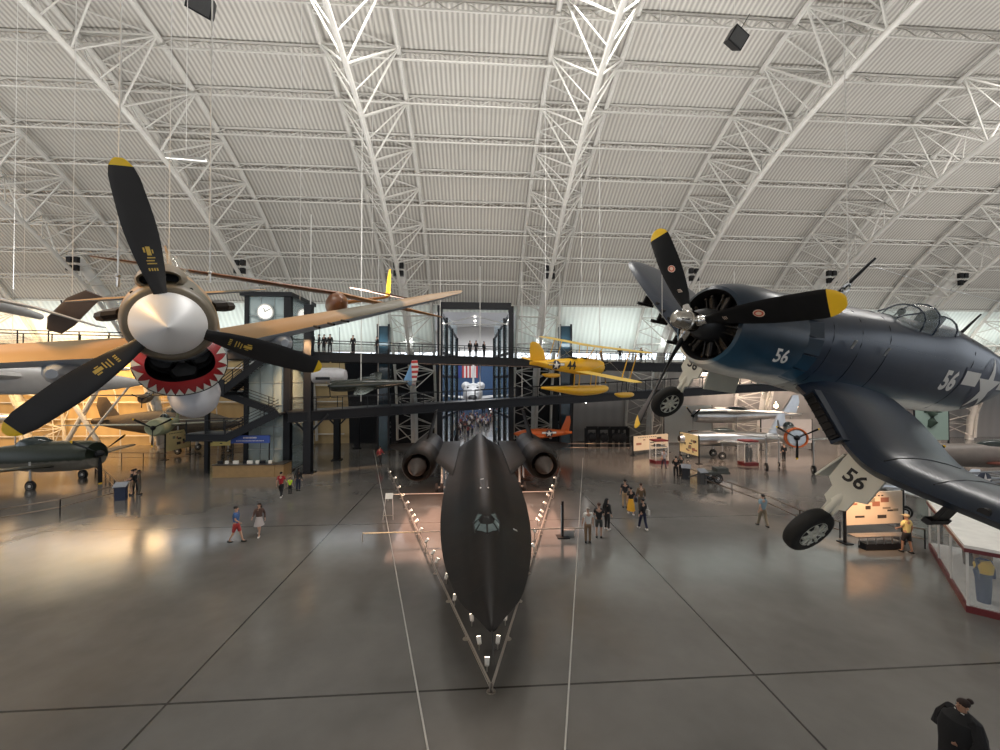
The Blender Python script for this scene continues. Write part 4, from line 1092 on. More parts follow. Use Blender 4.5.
# wings
for s in (-1, 1):
    q = MB()
    wing(q, [((-13.5, s * 1.7, 2.2), 13.2, .02), ((-17.4, s * 3.1, 2.28), 8.6, .032), ((-18.8, s * 4.2, 2.32), 7.0, .035), ((-20.2, s * 5.3, 2.32), 5.2, .035), ((-21.6, s * 6.5, 2.32), 3.4, .035), ((-22.6, s * 7.3, 2.32), 2.0, .035), ((-23.2, s * 7.55, 2.32), 1.0, .04)])
    q.build('wing', [M_jet, M_jet], jet, ang=50)
    for pts in ([(14.5, 1.9), (15.5, 2.5), (25.2, 3.1), (25.2, 2.4)],):
        pass
    q = MB(); q.tube([(-16.6, s * 2.2, 2.33), (-20, s * 3.15, 2.33), (-24.6, s * 3.2, 2.3)], .02, 5); q.build('red_guide_line', mat('faded_red_line', (.35, .16, .13), .6), jet)
    # nacelle
    ny, nz = s * 4.22, 2.1
    nc = MB(); nc.lathe([(0.9, .5), (.3, .78), (-.02, .86), (-.06, .89), (0, .93), (.4, 1.06), (1.2, 1.16), (2.6, 1.19), (2.75, 1.22), (3.2, 1.22), (3.3, 1.18), (6, 1.15), (8.6, 1.05), (9.6, .9), (9.7, .75), (8.5, .65)], (-16.6, ny, nz), V((-1, 0, 0)), 40, caps=False, mif=lambda i, k: 1 if i < 3 or i > 12 else 0)
    no = nc.build('engine_nacelle', [M_jet, M_jetd], jet)
    q = MB(); ax = V((1, -s * .04, -.09)).normalized(); q.lathe([(-1.5, .3), (-.9, .52), (-.2, .62), (.1, .60), (1.75, .02), (1.78, .004)], (-16.7, ny, nz - .02), ax, 32); q.build('inlet_spike', M_spike, no)
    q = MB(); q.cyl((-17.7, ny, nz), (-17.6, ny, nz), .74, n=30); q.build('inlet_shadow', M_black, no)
    # canted fin
    q = MB(); wing(q, [((-20.8, ny - s * .05, nz + .95), 4.2, .05), ((-21.6, ny - s * .35, nz + 2.1), 3.2, .05), ((-22.5, ny - s * .62, nz + 3.2), 2.1, .05)], nrm=(0, 1, 0)); q.build('tail_fin', [M_jet, M_jet], jet)
# landing gear
M_strut = mat('silver_gear', (.45, .44, .42), .35, .7)
for (gx, gy), nm in (((-7.6, 0), 'nose'), ((-18.0, 2.7), 'm'), ((-18.0, -2.7), 'm')):
    q = MB(); q.cyl((gx, gy, .35), (gx, gy, 2.0), .09, n=12); q.cyl((gx - .8, gy, 1.8), (gx, gy, .8), .045, n=8); q.cyl((gx, gy - .42, .35), (gx, gy + .42, .35), .06, n=10); q.box((gx - .1, gy + .28, 1.35), (.8, .03, .7))
    g = q.build('landing_gear_leg', M_strut, jet)
    for dy in ((-.22, .22) if nm == 'nose' else (-.36, 0, .36)): wheel(g, (gx, gy + dy, .335), .335, .22, (0, 1, 0), M_rubber, M_alu)
# ================================================================ general builder for the smaller aircraft
def plane(name, lab, pos, head, L, span, fr, mb_, mw_, roll=0., pitch=0., nose='prop', wz=-.2, sweep=.1, dih=.08, chord=.2, canopy=True, gear=None, star=None, fin=.16, winds=None, mcan=None, cat='aircraft', deep=1., group=None, wx=.30, finm=None, booms=False, xsec=None, twofins=False):
    R = (Matrix.Rotation(head, 3, 'Z') @ Matrix.Rotation(-pitch, 3, 'Y') @ Matrix.Rotation(roll, 3, 'X'))
    r = thing(name, lab, cat, pos, R, group)
    f = fr
    if xsec: se = xsec
    elif nose == 'jet': se = [(0, f * .45, f * .45, -f * .45), (-.04 * L, f * .7, f * .7, -f * .7), (-.2 * L, f, f, -f), (-.45 * L, f * 1.05, f * 1.05, -f), (-.7 * L, f * .8, f * .85, -f * .75), (-L, f * .45, f * .5, -f * .35)]
    elif nose == 'point': se = [(0, f * .03, f * .03, -f * .03), (-.06 * L, f * .35, f * .35, -f * .35), (-.2 * L, f * .8, f * .8, -f * .8), (-.4 * L, f, f, -f), (-.65 * L, f * .85, f * .9, -f * .8), (-L, f * .2, f * .35, -f * .1)]
    else: se = [(-.01 * L, f * .80, f * .80, -f * .85), (-.05 * L, f * .95, f * .95, -f), (-.15 * L, f, f, -f * 1.1), (-.35 * L, f * .95, f * 1.05, -f * 1.1), (-.6 * L, f * .65, f * .85, -f * .7), (-.85 * L, f * .3, f * .55, -f * .2), (-L, f * .03, f * .3, f * .1)]
    q = MB(); q.loft(fus_rings([(a, b, c * deep, d * deep) for a, b, c, d in interp(se, 3)], 20)); fo = q.build('fuselage', mb_, r); bv = q.bvh()
    c0 = chord * L
    for s in (-1, 1):
        q = MB(); h = span / 2
        wing(q, [((-wx * L + c0 * .1, s * f * .5, wz * f * 2), c0 * 1.1, .13), ((-wx * L - sweep * h * .5, s * h * .5, wz * f * 2 + dih * h * .5), c0 * .88, .12), ((-wx * L - sweep * h * .93, s * h * .93, wz * f * 2 + dih * h * .93), c0 * .6, .1), ((-wx * L - sweep * h - c0 * .15, s * h, wz * f * 2 + dih * h), c0 * .3, .1)])
        q.build('wing', mw_, r, ang=50)
        q = MB(); wing(q, [((-.84 * L, s * f * .1, f * .3), c0 * .55, .1), ((-.87 * L - sweep * h * .15, s * span * .18, f * .32), c0 * .35, .1)]); q.build('tailplane', mw_, r, ang=50)
        if twofins:
            q = MB(); wing(q, [((-.86 * L, s * span * .17, f * -.1), c0 * .5, .1), ((-.89 * L, s * span * .17, f * .3 + fin * L), c0 * .3, .1)], nrm=(0, 1, 0)); q.build('tail_fin', finm or mb_, r, ang=50)
    if not twofins:
        q = MB(); wing(q, [((-.80 * L, 0, f * .4), c0 * .75, .09), ((-.87 * L, 0, f * .4 + fin * L * .6), c0 * .55, .09), ((-.91 * L, 0, f * .4 + fin * L), c0 * .3, .09)], nrm=(0, 1, 0)); q.build('tail_fin', finm or mb_, r, ang=50)
    if canopy:
        q = MB(); q.loft(fus_rings([(a * L, b * f, c * f, .7 * f, 2.2, .75 * f) for a, b, c in interp([(-.28, .1, .98), (-.33, .45, 1.35), (-.4, .48, 1.45), (-.47, .4, 1.3), (-.52, .15, .95)], 3)], 16)); q.build('canopy', mcan or mat('dark_canopy', (.03, .04, .04), .1), r)
    if nose == 'prop':
        q = MB(); q.lathe([(f * .45, .01), (f * .35, f * .14), (f * .1, f * .25), (0, f * .27)], (0, 0, 0), (1, 0, 0), 16); sp_ = q.build('spinner', M_dark, r)
        for k in range(3):
            q = MB(); blade(q, f * 2.2, f * .25, f * .26, .5 + k * 2 * PI / 3, f * .1, .08, thick=.04, shank=.05); q.build('propeller_blade', [M_bladeb, M_yel], sp_)
    elif nose == 'jet':
        q = MB(); q.cyl((.0, 0, 0), (.02, 0, 0), f * .40, n=18); q.build('air_intake', M_black, r)
    if gear is not None:
        for gx, gy, gr in ((-wx * L - c0 * .25, span * .14, .38), (-wx * L - c0 * .25, -span * .14, .38), ((-.08 * L if nose != 'prop' else -.9 * L), 0, .22)):
            q = MB(); q.cyl((gx, gy, -gear + gr), (gx, gy, -f * .1), .06, n=8); gl = q.build('landing_gear_leg', M_strut, r)
            wheel(gl, (gx, gy, -gear + gr), gr, gr * .5, (0, 1, 0), M_rubber, M_mark)
    if star:
        side, sx, R_ = star
        if side == 'top':
            pass
        else: star_bars(r, (sx * L, side * f * 3, f * .05), (-side, 0, 0), (0, 0, 1), R_, bv, bars=True)
    return r

# ---------------------------------------------------------------- yellow floatplane
M_ypl = mat('chrome_yellow_fabric', (.80, .45, .015), .38, var=.05, coat=.2)
M_ywing = mat('chrome_yellow_wing', (.72, .50, .10), .5, var=.05)
yel = thing('yellow_floatplane', 'yellow biplane on a central float with number 44 hung below the windows', 'aircraft', (8.16, 28.94, 8.82), Euler((.1889, 0, .5484)).to_matrix())
q = MB(); ys = [(1.75, .42, .45, -.5), (1.2, .5, .55, -.6), (.4, .5, .6, -.65), (-.6, .46, .6, -.62), (-1.8, .38, .55, -.5), (-3.2, .25, .42, -.3), (-4.6, .1, .3, -.08), (-5.3, .03, .22, .0)]
q.loft(fus_rings(interp(ys, 3), 24)); q.build('fuselage', M_ypl, yel); yb = q.bvh()
q = MB(); q.lathe([(2.0, .05), (1.95, .15), (1.85, .2), (1.75, .2)], (0, 0, 0), (1, 0, 0), 16); ye = q.build('engine', M_dark, yel)
for k in range(7):
    a = 2 * PI * k / 7; q = MB(); q.cyl((1.78, .15 * math.cos(a), .15 * math.sin(a)), (1.78, .52 * math.cos(a), .52 * math.sin(a)), .085, n=10); q.build('cylinder', M_dark, ye)
for k in range(2):
    q = MB(); blade(q, 1.3, .08, .2, 1.2 + k * PI, 2.05, .08, shank=.05); q.build('propeller_blade', [mat('wood_blade', (.12, .06, .03), .4), M_yel], ye)
for s in (-1, 1):
    for z, x, nm in ((1.55, .75, 'upper'), (-.35, .15, 'lower')):
        q = MB(); y0 = .02 if z > 1 else .35
        wing(q, [((x, s * y0, z), 1.45, .11), ((x, s * 4.6, z + .12), 1.45, .1), ((x - .12, s * 5.0, z + .13), 1.2, .1), ((x - .4, s * 5.22, z + .14), .7, .1)]); q.build('wing', M_ywing, yel, ang=50)
    for xx in (.5, -.35):
        q = MB(); q.cyl((xx, s * 3.7, -.25), (xx + .4, s * 3.7, 1.62), .035, n=8); q.build('wing_strut', M_ypl, yel)
        q = MB(); q.cyl((xx, s * .4, .5), (xx + .3, s * .75, 1.5), .03, n=8); q.build('cabane_strut', M_ypl, yel)
    q = MB(); q.tube([(.0, s * .4, -.3), (.35, s * 3.7, 1.5)], .008, 4); q.tube([(.0, s * .7, 1.5), (.1, s * 3.7, -.2)], .008, 4); q.build('rigging_wire', M_alu, yel)
    q = MB(); wing(q, [((-4.2, s * .1, .28), 1.0, .08), ((-4.4, s * 1.5, .3), .7, .08)]); q.build('tailplane', M_ypl, yel)
    q = MB(); wf = [(1.0, .03, .03, -.03), (.8, .16, .14, -.14), (.2, .24, .18, -.2), (-.6, .2, .16, -.16), (-1.0, .05, .12, .02)]
    q.loft([[p + V((.2, s * 3.7, -1.35)) for p in r_] for r_ in fus_rings(interp(wf, 3), 14)]); wfo = q.build('wing_float', M_ypl, yel)
    for xx in (-.2, .5):
        q = MB(); q.cyl((xx, s * 3.7, -1.25), (xx, s * 3.7, -.3), .025, n=6); q.build('float_strut', M_dark, wfo)
q = MB(); ff = [(3.0, .05, .12, -.02), (2.6, .3, .28, -.25), (1.6, .42, .3, -.42), (0, .44, .3, -.48), (-1.2, .38, .28, -.36), (-2.8, .25, .26, -.1), (-4.0, .08, .24, .08)]
q.loft([[p + V((0, 0, -1.75)) for p in r_] for r_ in fus_rings(interp(ff, 3), 20)]); fo = q.build('main_float', M_ypl, yel)
for xx, yy in ((1.2, .25), (1.2, -.25), (-.6, .25), (-.6, -.25)):
    q = MB(); q.cyl((xx, yy, -1.5), (xx - .1, yy, -.5), .035, n=8); q.build('float_strut', M_ypl, fo)
q = MB(); wing(q, [((-3.9, 0, .3), 1.4, .07), ((-4.2, 0, 1.0), 1.25, .07), ((-4.7, 0, 1.45), .75, .07), ((-5.0, 0, 1.55), .3, .07)], nrm=(0, 1, 0)); q.build('tail_fin', M_ypl, yel)
for x in (-.15, -1.35):
    q = MB(); q.lathe([(0, .02), (.0, .26), (.07, .28), (.1, .25)], (x, 0, .55), (0, 0, 1), 16, sy=1., sz=1.3); q.build('cockpit_opening', M_black, yel)
star_bars(yel, (-3.1, -2, .05), (1, 0, 0), (0, 0, 1), .34, yb)
decal('number_44', [textmesh('44', .8, .03)], (-1.75, -2, .06), (1, 0, 0), (0, 0, 1), M_markblack, yel, yb, .01, .15)
yw = yel.matrix_world
for lx, ly, lz in ((.3, .9, 1.7), (.3, -.9, 1.7), (-4.0, 0, .7)):
    p = yw @ V((lx, ly, lz)); zr = B_ * math.sqrt(max(0, 1 - ((p.y - CY) / A_) ** 2)) - .3
    q = MB(); q.cyl(p, (p.x, p.y, zr), .015, n=5); tag(q.build('hanging_cable', M_white), 'thin vertical cable holding the yellow floatplane', 'cable', 'cables of the yellow floatplane')

# ---------------------------------------------------------------- brown wooden glider with yellow tail, left of centre
M_wood = mat('varnished_wood', (.20, .075, .025), .35, var=.25, vs=4)
M_woodw = mat('amber_fabric', (.42, .20, .06), .4, var=.15)
Lp = at(85, 254, 12.0); Rp_ = at(445, 317, 17.0); mid = at(335, 303, 15.4)
ydir = (Rp_ - Lp).normalized()
fdir = V((-.35, -.93, 0)); fdir = (fdir - ydir * fdir.dot(ydir)).normalized(); Rg = frame3(fdir, ydir)
gl = thing('wooden_glider', 'brown wooden glider with very long wings and yellow tail hung left of centre', 'glider', mid, Rg)
inv = gl.matrix_world.inverted()
a = inv @ Lp; b = inv @ Rp_
for e, nm in ((a, 1), (b, 0)):
    q = MB(); wing(q, [((.5, 0, .35), 1.15, .13), ((.45, e.y * .5, .35 + (e.z - .35) * .5), 1.0, .12), ((.3, e.y * .9, .35 + (e.z - .35) * .9), .6, .11), ((.15, e.y, e.z), .25, .1)]); q.build('wing', M_wood if nm else M_woodw, gl, ang=50)
q = MB(); q.loft(fus_rings(interp([(1.6, .05, .05, -.1), (1.2, .28, .25, -.4), (.4, .36, .35, -.55), (-.5, .28, .3, -.4), (-1.4, .1, .18, -.1), (-1.9, .04, .1, 0)], 3), 18)); q.build('fuselage', M_wood, gl)
tailp = inv @ at(388, 297, 17.6)
q = MB(); q.tube([(-1.3, 0, .05), tuple(tailp)], [.09, .05], 8); q.build('tail_boom', M_woodw, gl)
q = MB(); wing(q, [(tuple(tailp + V((.3, 0, 0))), .75, .08), (tuple(tailp + V((.1, 0, .9))), .6, .08), (tuple(tailp + V((-.1, 0, 1.25))), .25, .08)], nrm=(0, 1, 0)); q.build('tail_fin', M_ypl, gl)
for s in (-1, 1):
    q = MB(); wing(q, [(tuple(tailp + V((.3, 0, .1))), .6, .07), (tuple(tailp + V((.1, s * 1.6, .1))), .3, .07)]); q.build('tailplane', M_wood, gl)
for px, Y in ((300, 14.9), (372, 16)):
    p = at(px, 300, Y); q = MB(); q.cyl(p, (p.x, p.y, 29.5), .012, n=5); tag(q.build('hanging_cable', M_white), 'thin vertical cable holding the wooden glider', 'cable', 'cables of the wooden glider')

# ---------------------------------------------------------------- white sailplane and brown tail slab at far left
M_sail = mat('white_sailplane', (.62, .62, .62), .3, var=.05)
p0 = at(-40, 294, 9.5); p1 = at(106, 328, 11.5)
sp_ = thing('white_sailplane', 'slender white sailplane wing with raised tip hung at far left', 'glider', p0, frame3(V((.45, -.85, 0)), (p1 - p0)))
d_ = (p1 - p0).length
q = MB(); wing(q, [((.3, -2, 0), .75, .14), ((.28, d_ * .5, .06), .62, .13), ((.2, d_ * .93, -.05), .4, .12), ((.1, d_, -.04), .15, .12)]); q.build('wing', M_sail, sp_, ang=50)
q = MB(); q.loft(fus_rings(interp([(2.2, .04, .04, -.04), (1.6, .25, .3, -.3), (.6, .32, .42, -.4), (-.8, .2, .25, -.2), (-3.8, .08, .1, -.08)], 3), 16)); q.build('fuselage', M_sail, sp_)
q = MB(); q.ball((.2, -.35, .35), (.4, .3, .2), 12); q.build('hatch', M_alu, sp_)
p = at(72, 311, 10.5)
bs = thing('brown_tailplane_surface', 'brown grey slanted tail surface of a hanging aircraft at far left', 'aircraft part', p, frame3(V((-.3, -.8, .25)), V((.72, 0, .62))), scale=.85)
q = MB(); wing(q, [((.1, -.85, 0), .35, .12), ((.3, -.45, 0), .62, .12), ((.32, .35, 0), .6, .12), ((.15, .8, 0), .42, .12)]); q.build('tailplane', mat('taupe_fabric', (.16, .125, .11), .6), bs, ang=60)
q = MB(); q.box((-.05, .72, .02), (.3, .14, .03)); q.build('trim_tab', M_dark, bs)
q = MB(); q.cyl((.2, 0, .0), (.2, 0, .35), .02, n=8); q.build('hinge_post', M_dark, bs)
cable(p + V((0, 0, .2)), (p.x, p.y, 28), 'thin cable holding the brown slanted tail surface')
cable(p0 + V((1, .3, .3)), (p0.x + 1, p0.y + .3, 28), 'thin cable holding the white sailplane', .004)

# ---------------------------------------------------------------- other aircraft of the left side
M_dgreen = bands('dark_green_fighter_paint', [(-1, (.20, .18, .15)), (-.35, (.16, .15, .13)), (-.25, (.018, .024, .016)), (1.2, (.018, .024, .016))], noise=.1, rough=.4)
M_dgw = mat('dark_green_wing', (.035, .035, .026), .45)
g = fl(48, 491); hd = math.radians(8)
plane('green_fighter', 'dark green propeller fighter parked behind a railing at far left', (fl(88, 491).x - 1.2, g.y + 1.9, 2.25), math.radians(-4), 12, 12.5, 1.08, M_dgreen, M_dgw, pitch=math.radians(3), gear=2.2, wz=-.3, wx=.21, sweep=.02)
M_olive = mat('olive_drab', (.085, .06, .035), .6, var=.2)
p = fl(215, 448)
plane('olive_bomber', 'big olive brown twin-engined aircraft behind the display panels on the left', (at(190, 421, 42).x + 4, 43.6, 3.2), math.radians(-5), 16, 9.5, 1.35, M_olive, M_olive, nose='point', gear=3.1, wz=.0, wx=.3, star=None, fin=.14)
M_yw = mat('cream_nose_paint', (.55, .50, .25), .4)
plane('cream_nosed_plane', 'small grey green plane with cream nose hung facing the visitors on the left', at(153, 428, 33), math.radians(-72), 5.5, 14, .68, mat('grey_green_paint', (.30, .32, .2), .5), mat('grey_green_wing', (.36, .36, .28), .5), nose='prop', wz=.05, dih=.02)
p = at(153, 428, 33); cable(p + V((0, 1, .6)), (p.x, p.y + 1, 29), 'thin cable holding the cream-nosed plane')
plane('small_hanging_plane', 'small brown monoplane hung in front of the lit cream wall on the left', at(142, 399, 30), math.radians(-60), 5.2, 7.5, .32, mat('brown_fabric', (.16, .10, .05), .6), mat('dusty_brown_wing', (.22, .15, .08), .6), nose='prop', wz=.3, dih=.02)
plane('silver_jet', 'silver straight-winged jet hung high at the left behind the shark-mouth fighter', at(150, 383, 17.5), math.radians(2), 15, 12, .62, mat('pale_grey_jet_paint', (.50, .50, .50), .4), mat('pale_grey_wing', (.48, .47, .46), .4), nose='point', wz=.1, pitch=math.radians(-1.5))
p = at(140, 383, 17.5)
cable(p + V((-5, 0, .5)), (p.x - 5, p.y, 29), 'cable holding the pale grey jet on the left')
for px, py, Y, L_, nm in ((25, 418, 34, 9, 'silver jet parked far left against the lit cream wall'),):
    pp = at(px, py, 41.5)
    plane('parked_plane', nm, (pp.x, pp.y, pp.z), math.radians(10), L_, L_ * 1.1, .5, M_alu if py < 430 else M_olive, M_alu if py < 430 else M_olive, nose='jet', gear=pp.z - .02)
# striped-tail fighter hung under the walkway, with the silver gondola behind
M_blk2 = mat('black_green_paint', (.02, .026, .02), .22, var=.2, coat=.4)
def stripe_tail():
    m, nt, b = newmat('striped_rudder'); tc = nt.nodes.new('ShaderNodeTexCoord'); sp2 = nt.nodes.new('ShaderNodeSeparateXYZ'); lk(nt, tc.outputs['Object'], sp2.inputs[0])
    w = nt.nodes.new('ShaderNodeMath'); w.operation = 'MULTIPLY'; lk(nt, sp2.outputs['Z'], w.inputs[0]); w.inputs[1].default_value = 2.6
    fr_ = nt.nodes.new('ShaderNodeMath'); fr_.operation = 'FRACT'; lk(nt, w.outputs[0], fr_.inputs[0])
    cr = nt.nodes.new('ShaderNodeValToRGB'); cr.color_ramp.interpolation = 'CONSTANT'; e = cr.color_ramp.elements; e[0].color = (.5, .05, .05, 1); e[1].position = .5; e[1].color = (.7, .7, .68, 1); lk(nt, fr_.outputs[0], cr.inputs[0])
    xx = nt.nodes.new('ShaderNodeMath'); xx.operation = 'GREATER_THAN'; lk(nt, sp2.outputs['X'], xx.inputs[0]); xx.inputs[1].default_value = -5.95
    mx = nt.nodes.new('ShaderNodeMix'); mx.data_type = 'RGBA'; lk(nt, xx.outputs[0], mx.inputs['Factor']); lk(nt, cr.outputs[0], mx.inputs['A']); mx.inputs['B'].default_value = (.16, .35, .6, 1)
    lk(nt, mx.outputs['Result'], b.inputs['Base Color']); return m
plane('striped_tail_fighter', 'dark glossy fighter with red, white and blue striped tail hung left of the opening', at(330, 386, 30), math.radians(186), 6.6, 9.5, .42, M_blk2, M_blk2, nose='prop', wz=-.2, roll=math.radians(-10), pitch=math.radians(-2), fin=.24, finm=stripe_tail())
p = at(361, 384, 30); q = MB(); q.cyl(p + V((0, 0, -1.3)), (p.x, p.y, 29), .04, n=6); tag(q.build('hanger_rod', M_white), 'white rod passing beside the striped-tail fighter', 'rod')
p = at(313, 376, 33); gd = thing('airship_gondola', 'pale grey cylindrical gondola with dark nameplate hung right of the lift tower', 'gondola', p)
q = MB(); q.lathe([(0, .2), (.02, .5), (.15, .62), (2.3, .62), (2.6, .5), (2.7, .2)], (0, 0, 0), (1, 0, 0), 20); q.build('body', mat('pale_grey_gondola', (.5, .5, .52), .4), gd)
q = MB(); q.box((1.0, -.63, -.2), (1.1, .04, .22)); q.build('nameplate', M_dark, gd)
for x in (.5, 2.1):
    q = MB(); q.cyl((x, 0, .5), (x, 0, 4), .02, n=5); q.build('suspension', M_dark, gd)
# ---------------------------------------------------------------- orange rocket plane behind the jet
M_or = mat('orange_paint', (.60, .12, .015), .35, var=.1)
op = plane('orange_plane', 'bright orange straight-winged plane with white star parked behind the black jet', (at(566, 440, 43).x - 6.0, 42.5, 2.0), math.radians(182), 6.6, 5.5, .55, M_or, M_or, nose='point', gear=1.95, star=(1, -.6, .4), fin=.25, canopy=False)
# ---------------------------------------------------------------- silver jets on the right
pj = at(690, 437, 36)
plane('silver_jet', 'silver swept jet parked side-on behind the display cases on the right', (pj.x, 38, 2.0), math.radians(178), 11, 5.6, .75, M_alu, M_alu, nose='jet', gear=1.95, sweep=.5, wz=-.2, fin=.2)
pj = at(797, 438, 30)
rp = plane('silver_radial_plane', 'silver propeller plane with orange rimmed engine facing the visitors on the right', (pj.x, 30, pj.z), math.radians(-112), 4.6, 12, .78, M_alu, M_alu, nose='prop', gear=pj.z - .02, wz=-.25, dih=.07)
q = MB(); q.lathe([(-.05, .66), (.05, .7), (.05, .78), (-.1, .8), (-.3, .82)], (0, 0, 0), (1, 0, 0), 24, caps=False); q.build('cowl_ring', M_or, rp)
pj = at(720, 424, 40)
plane('silver_transport', 'long silver plane with pale wing under the rear wall on the right', (pj.x, 45, 3.6), math.radians(178), 13, 6.6, .8, M_alu, mat('pale_wing', (.6, .58, .55), .5), nose='prop', gear=3.55, wz=.3)
pj = at(935, 426, 22)
plane('grey_fighter', 'grey fighter with maroon wing parked behind the blue fighter wing', (pj.x + 2, 24, 3.0), math.radians(165), 9, 12, .7, mat('sage_grey', (.2, .17, .15), .5), mat('maroon_wing', (.16, .045, .03), .4), nose='prop', gear=2.95, wz=-.3)
pj = at(860, 468, 21.5)
plane('silver_low_plane', 'small silver plane parked behind the lit display board', (pj.x, 22.5, 1.6), math.radians(160), 6.5, 8, .45, M_alu, M_alu, nose='prop', gear=1.55, wz=-.2)
pj = at(985, 462, 17)
hp = thing('grey_skeleton_glider', 'grey open frame aircraft with star disc at the right edge', 'aircraft', (pj.x, 17, 3.2), rz(.1))
q = MB(); 
for zz in (0, -.5):
    q.bar((-2.2, 0, zz), (3, 0, zz), .08, .08); q.bar((-2.2, 1, zz), (3, 1, zz), .08, .08)
for k in range(9): q.bar((-2.2 + k * .6, 0, -.5 if k % 2 else 0), (-1.6 + k * .6, 0, 0 if k % 2 else -.5), .05, .05); q.bar((-2.2 + k * .6, 0, 0), (-2.2 + k * .6, 1, 0), .05, .05)
q.build('frame', mat('grey_frame', (.3, .31, .33), .4, .4), hp)
q = MB(); q.cyl((-.2, -.05, -.1), (-.2, -.1, -.1), .42, n=24); q.build('insignia_disc', M_markb, hp)
decal('star_insignia', [poly_star(.4)], (-.2, -.12, -.1), (1, 0, 0), (0, 0, 1), M_mark, hp)
for x in (-1.8, 2.2):
    q = MB(); q.cyl((x, .5, -3.18), (x, .5, -.5), .06, n=8); q.build('support_post', M_dark, hp)

# ================================================================ shuttle in the next hall
M_tile = mat('white_tiles', (.46, .46, .46), .6, var=.05); M_tileb = mat('black_tiles', (.02, .02, .022), .6)
sh = thing('space_shuttle', 'white spaceplane with black nose facing the opening in the next hall', 'spacecraft', (at(473, 380, 92).x, 78, 0), frame3((0, -1, 0), (1, 0, 0)), scale=.8)
q = MB(); ss = [(0, .15, .1, -.15, 2, 5.2), (-1, 1.1, .7, -.9, 2, 5.4), (-3, 1.9, 1.6, -1.5, 2.1, 5.7), (-5.5, 2.4, 2.5, -1.9, 2.3, 5.9), (-8, 2.6, 2.7, -2., 2.4, 6.), (-30, 2.6, 2.7, -2., 2.4, 6.), (-33, 2.7, 2.7, -2., 2.4, 6.)]
rg = []
for x, hw, a_, b_, e, zc in interp(ss, 2):
    rg.append([V((p.x, p.y, p.z + zc)) for p in fus_rings([(x, hw, a_, b_, e, 0)], 24)[0]])
q.loft(rg, mif=lambda i, k: 1 if k > 14 and k < 22 or i < 2 else 0); sf = q.build('fuselage', [M_tile, M_tileb], sh)
for s in (-1, 1):
    q = MB(); q.loft([[V((p.x, p.y + s * 2.3, p.z + 7.9)) for p in r_] for r_ in fus_rings(interp([(-25, .2, .2, -.2), (-27, 1.0, 1., -1.), (-30, 1.5, 1.3, -1.5), (-33.5, 1.5, 1.2, -1.5)], 3), 16)]); q.build('engine_pod', M_tile, sh)
    q = MB(); wing(q, [((-14, s * 2.4, 4.4), 19, .05), ((-22, s * 5.5, 4.5), 11, .08), ((-27, s * 11.8, 4.9), 5.5, .08)]); q.build('wing', [M_tile, M_tileb], sh, ang=50)
q = MB(); wing(q, [((-26, 0, 8.6), 6.5, .12), ((-31, 0, 15.2), 3.5, .12)], nrm=(0, 1, 0)); q.build('tail_fin', M_tile, sh)
q = MB()
for y in (-1.2, -.4, .4, 1.2): q.box((-4.9, y, 7.75), (.9, .6, .5))
q.build('cockpit_windows', M_black, sh)
for x, y in ((-5, 0), (-23, 3.2), (-23, -3.2)):
    q = MB(); q.cyl((x, y, .5), (x, y, 4.4), .2, n=8); g_ = q.build('landing_gear_leg', M_strut, sh)
    for e in (-.35, .35): wheel(g_, (x, y + e, .52), .52, .35, (0, 1, 0), M_rubber, M_alu)

# ================================================================ black hanging loudspeakers near the roof
for px, py, Y, lab in ((203, 6, 17.5, 'black boxy loudspeaker hung at the top left of the roof'), (735, 39, 20, 'black boxy loudspeaker hung at the top right of the roof')):
    p = at(px, py, Y); r = thing('loudspeaker', lab, 'loudspeaker', p, Euler((.5, .35, .3)).to_matrix())
    q = MB(); vs = [V((x * (1.0 if y < 0 else .7), y, z * (1 if y < 0 else .8))) for x in (-.5, .5) for y in (-.3, .3) for z in (-.38, .38)]
    q.add(vs, [(0, 1, 3, 2), (4, 6, 7, 5), (0, 4, 5, 1), (2, 3, 7, 6), (0, 2, 6, 4), (1, 5, 7, 3)]); q.build('cabinet', M_black, r, smooth=False)
    q = MB(); q.box((0, -.32, 0), (.85, .03, .62)); q.cyl((0, -.34, -.02), (0, -.31, -.02), .2, n=16); q.build('grille', mat('speaker_grille', (.03, .03, .03), .5), r, smooth=False)
    q = MB(); q.cyl((0, 0, .3), (0, 0, 1.2), .02, n=6); q.build('bracket', M_black, r)
    cable(p + V((0, 0, .5)), (p.x, p.y, 30.2), 'thin cable holding the loudspeaker at the top ' + ('left' if px < 400 else 'right'))
# horizontal white lamp bar hanging at left
p = at(186, 158, 16); q = MB(); q.bar(p - V((.75, 0, -.03)), p + V((.75, 0, -.05)), .1, .1); q.cyl(p, (p.x, p.y, 29.5), .012, n=5); tag(q.build('lamp_bar', M_white), 'short white horizontal bar hung by a thin wire above the shark-mouth fighter', 'bar')

# ================================================================ barrier round the black jet and its small floodlights
M_rail = mat('brushed_rail', (.55, .5, .45), .3, .8)
M_lampb = mat('pale_lamp_housing', (.72, .68, .62), .35)
def barrier(A, Bp, n, lab, h=.22):
    r = thing('floor_barrier', lab, 'barrier', A); D = Bp - A
    q = MB(); q.tube([V((0, 0, h)), D + V((0, 0, h))], .028, 8); q.build('rail', M_rail, r)
    q = MB(); q.tube([V((0, 0, h * .45)), D + V((0, 0, h * .45))], .012, 6); q.build('lower_rail', M_rail, r)
    for k in range(n + 1):
        q = MB(); p = D * k / n; q.cyl(p, p + V((0, 0, h)), .022, n=8); q.cyl(p, p + V((0, 0, .015)), .09, n=12); q.build('post', M_rail, r)
    return r
apex = fl(490, 683, .22); apex.z = 0
LB = fl(388, 468, .22); LB.z = 0; RB = fl(560, 468, .22); RB.z = 0
barrier(apex, LB, 12, 'low metal rail running back on the left side of the black jet')
barrier(apex + V((.06, 0, 0)), RB, 12, 'low metal rail running back on the right side of the black jet')
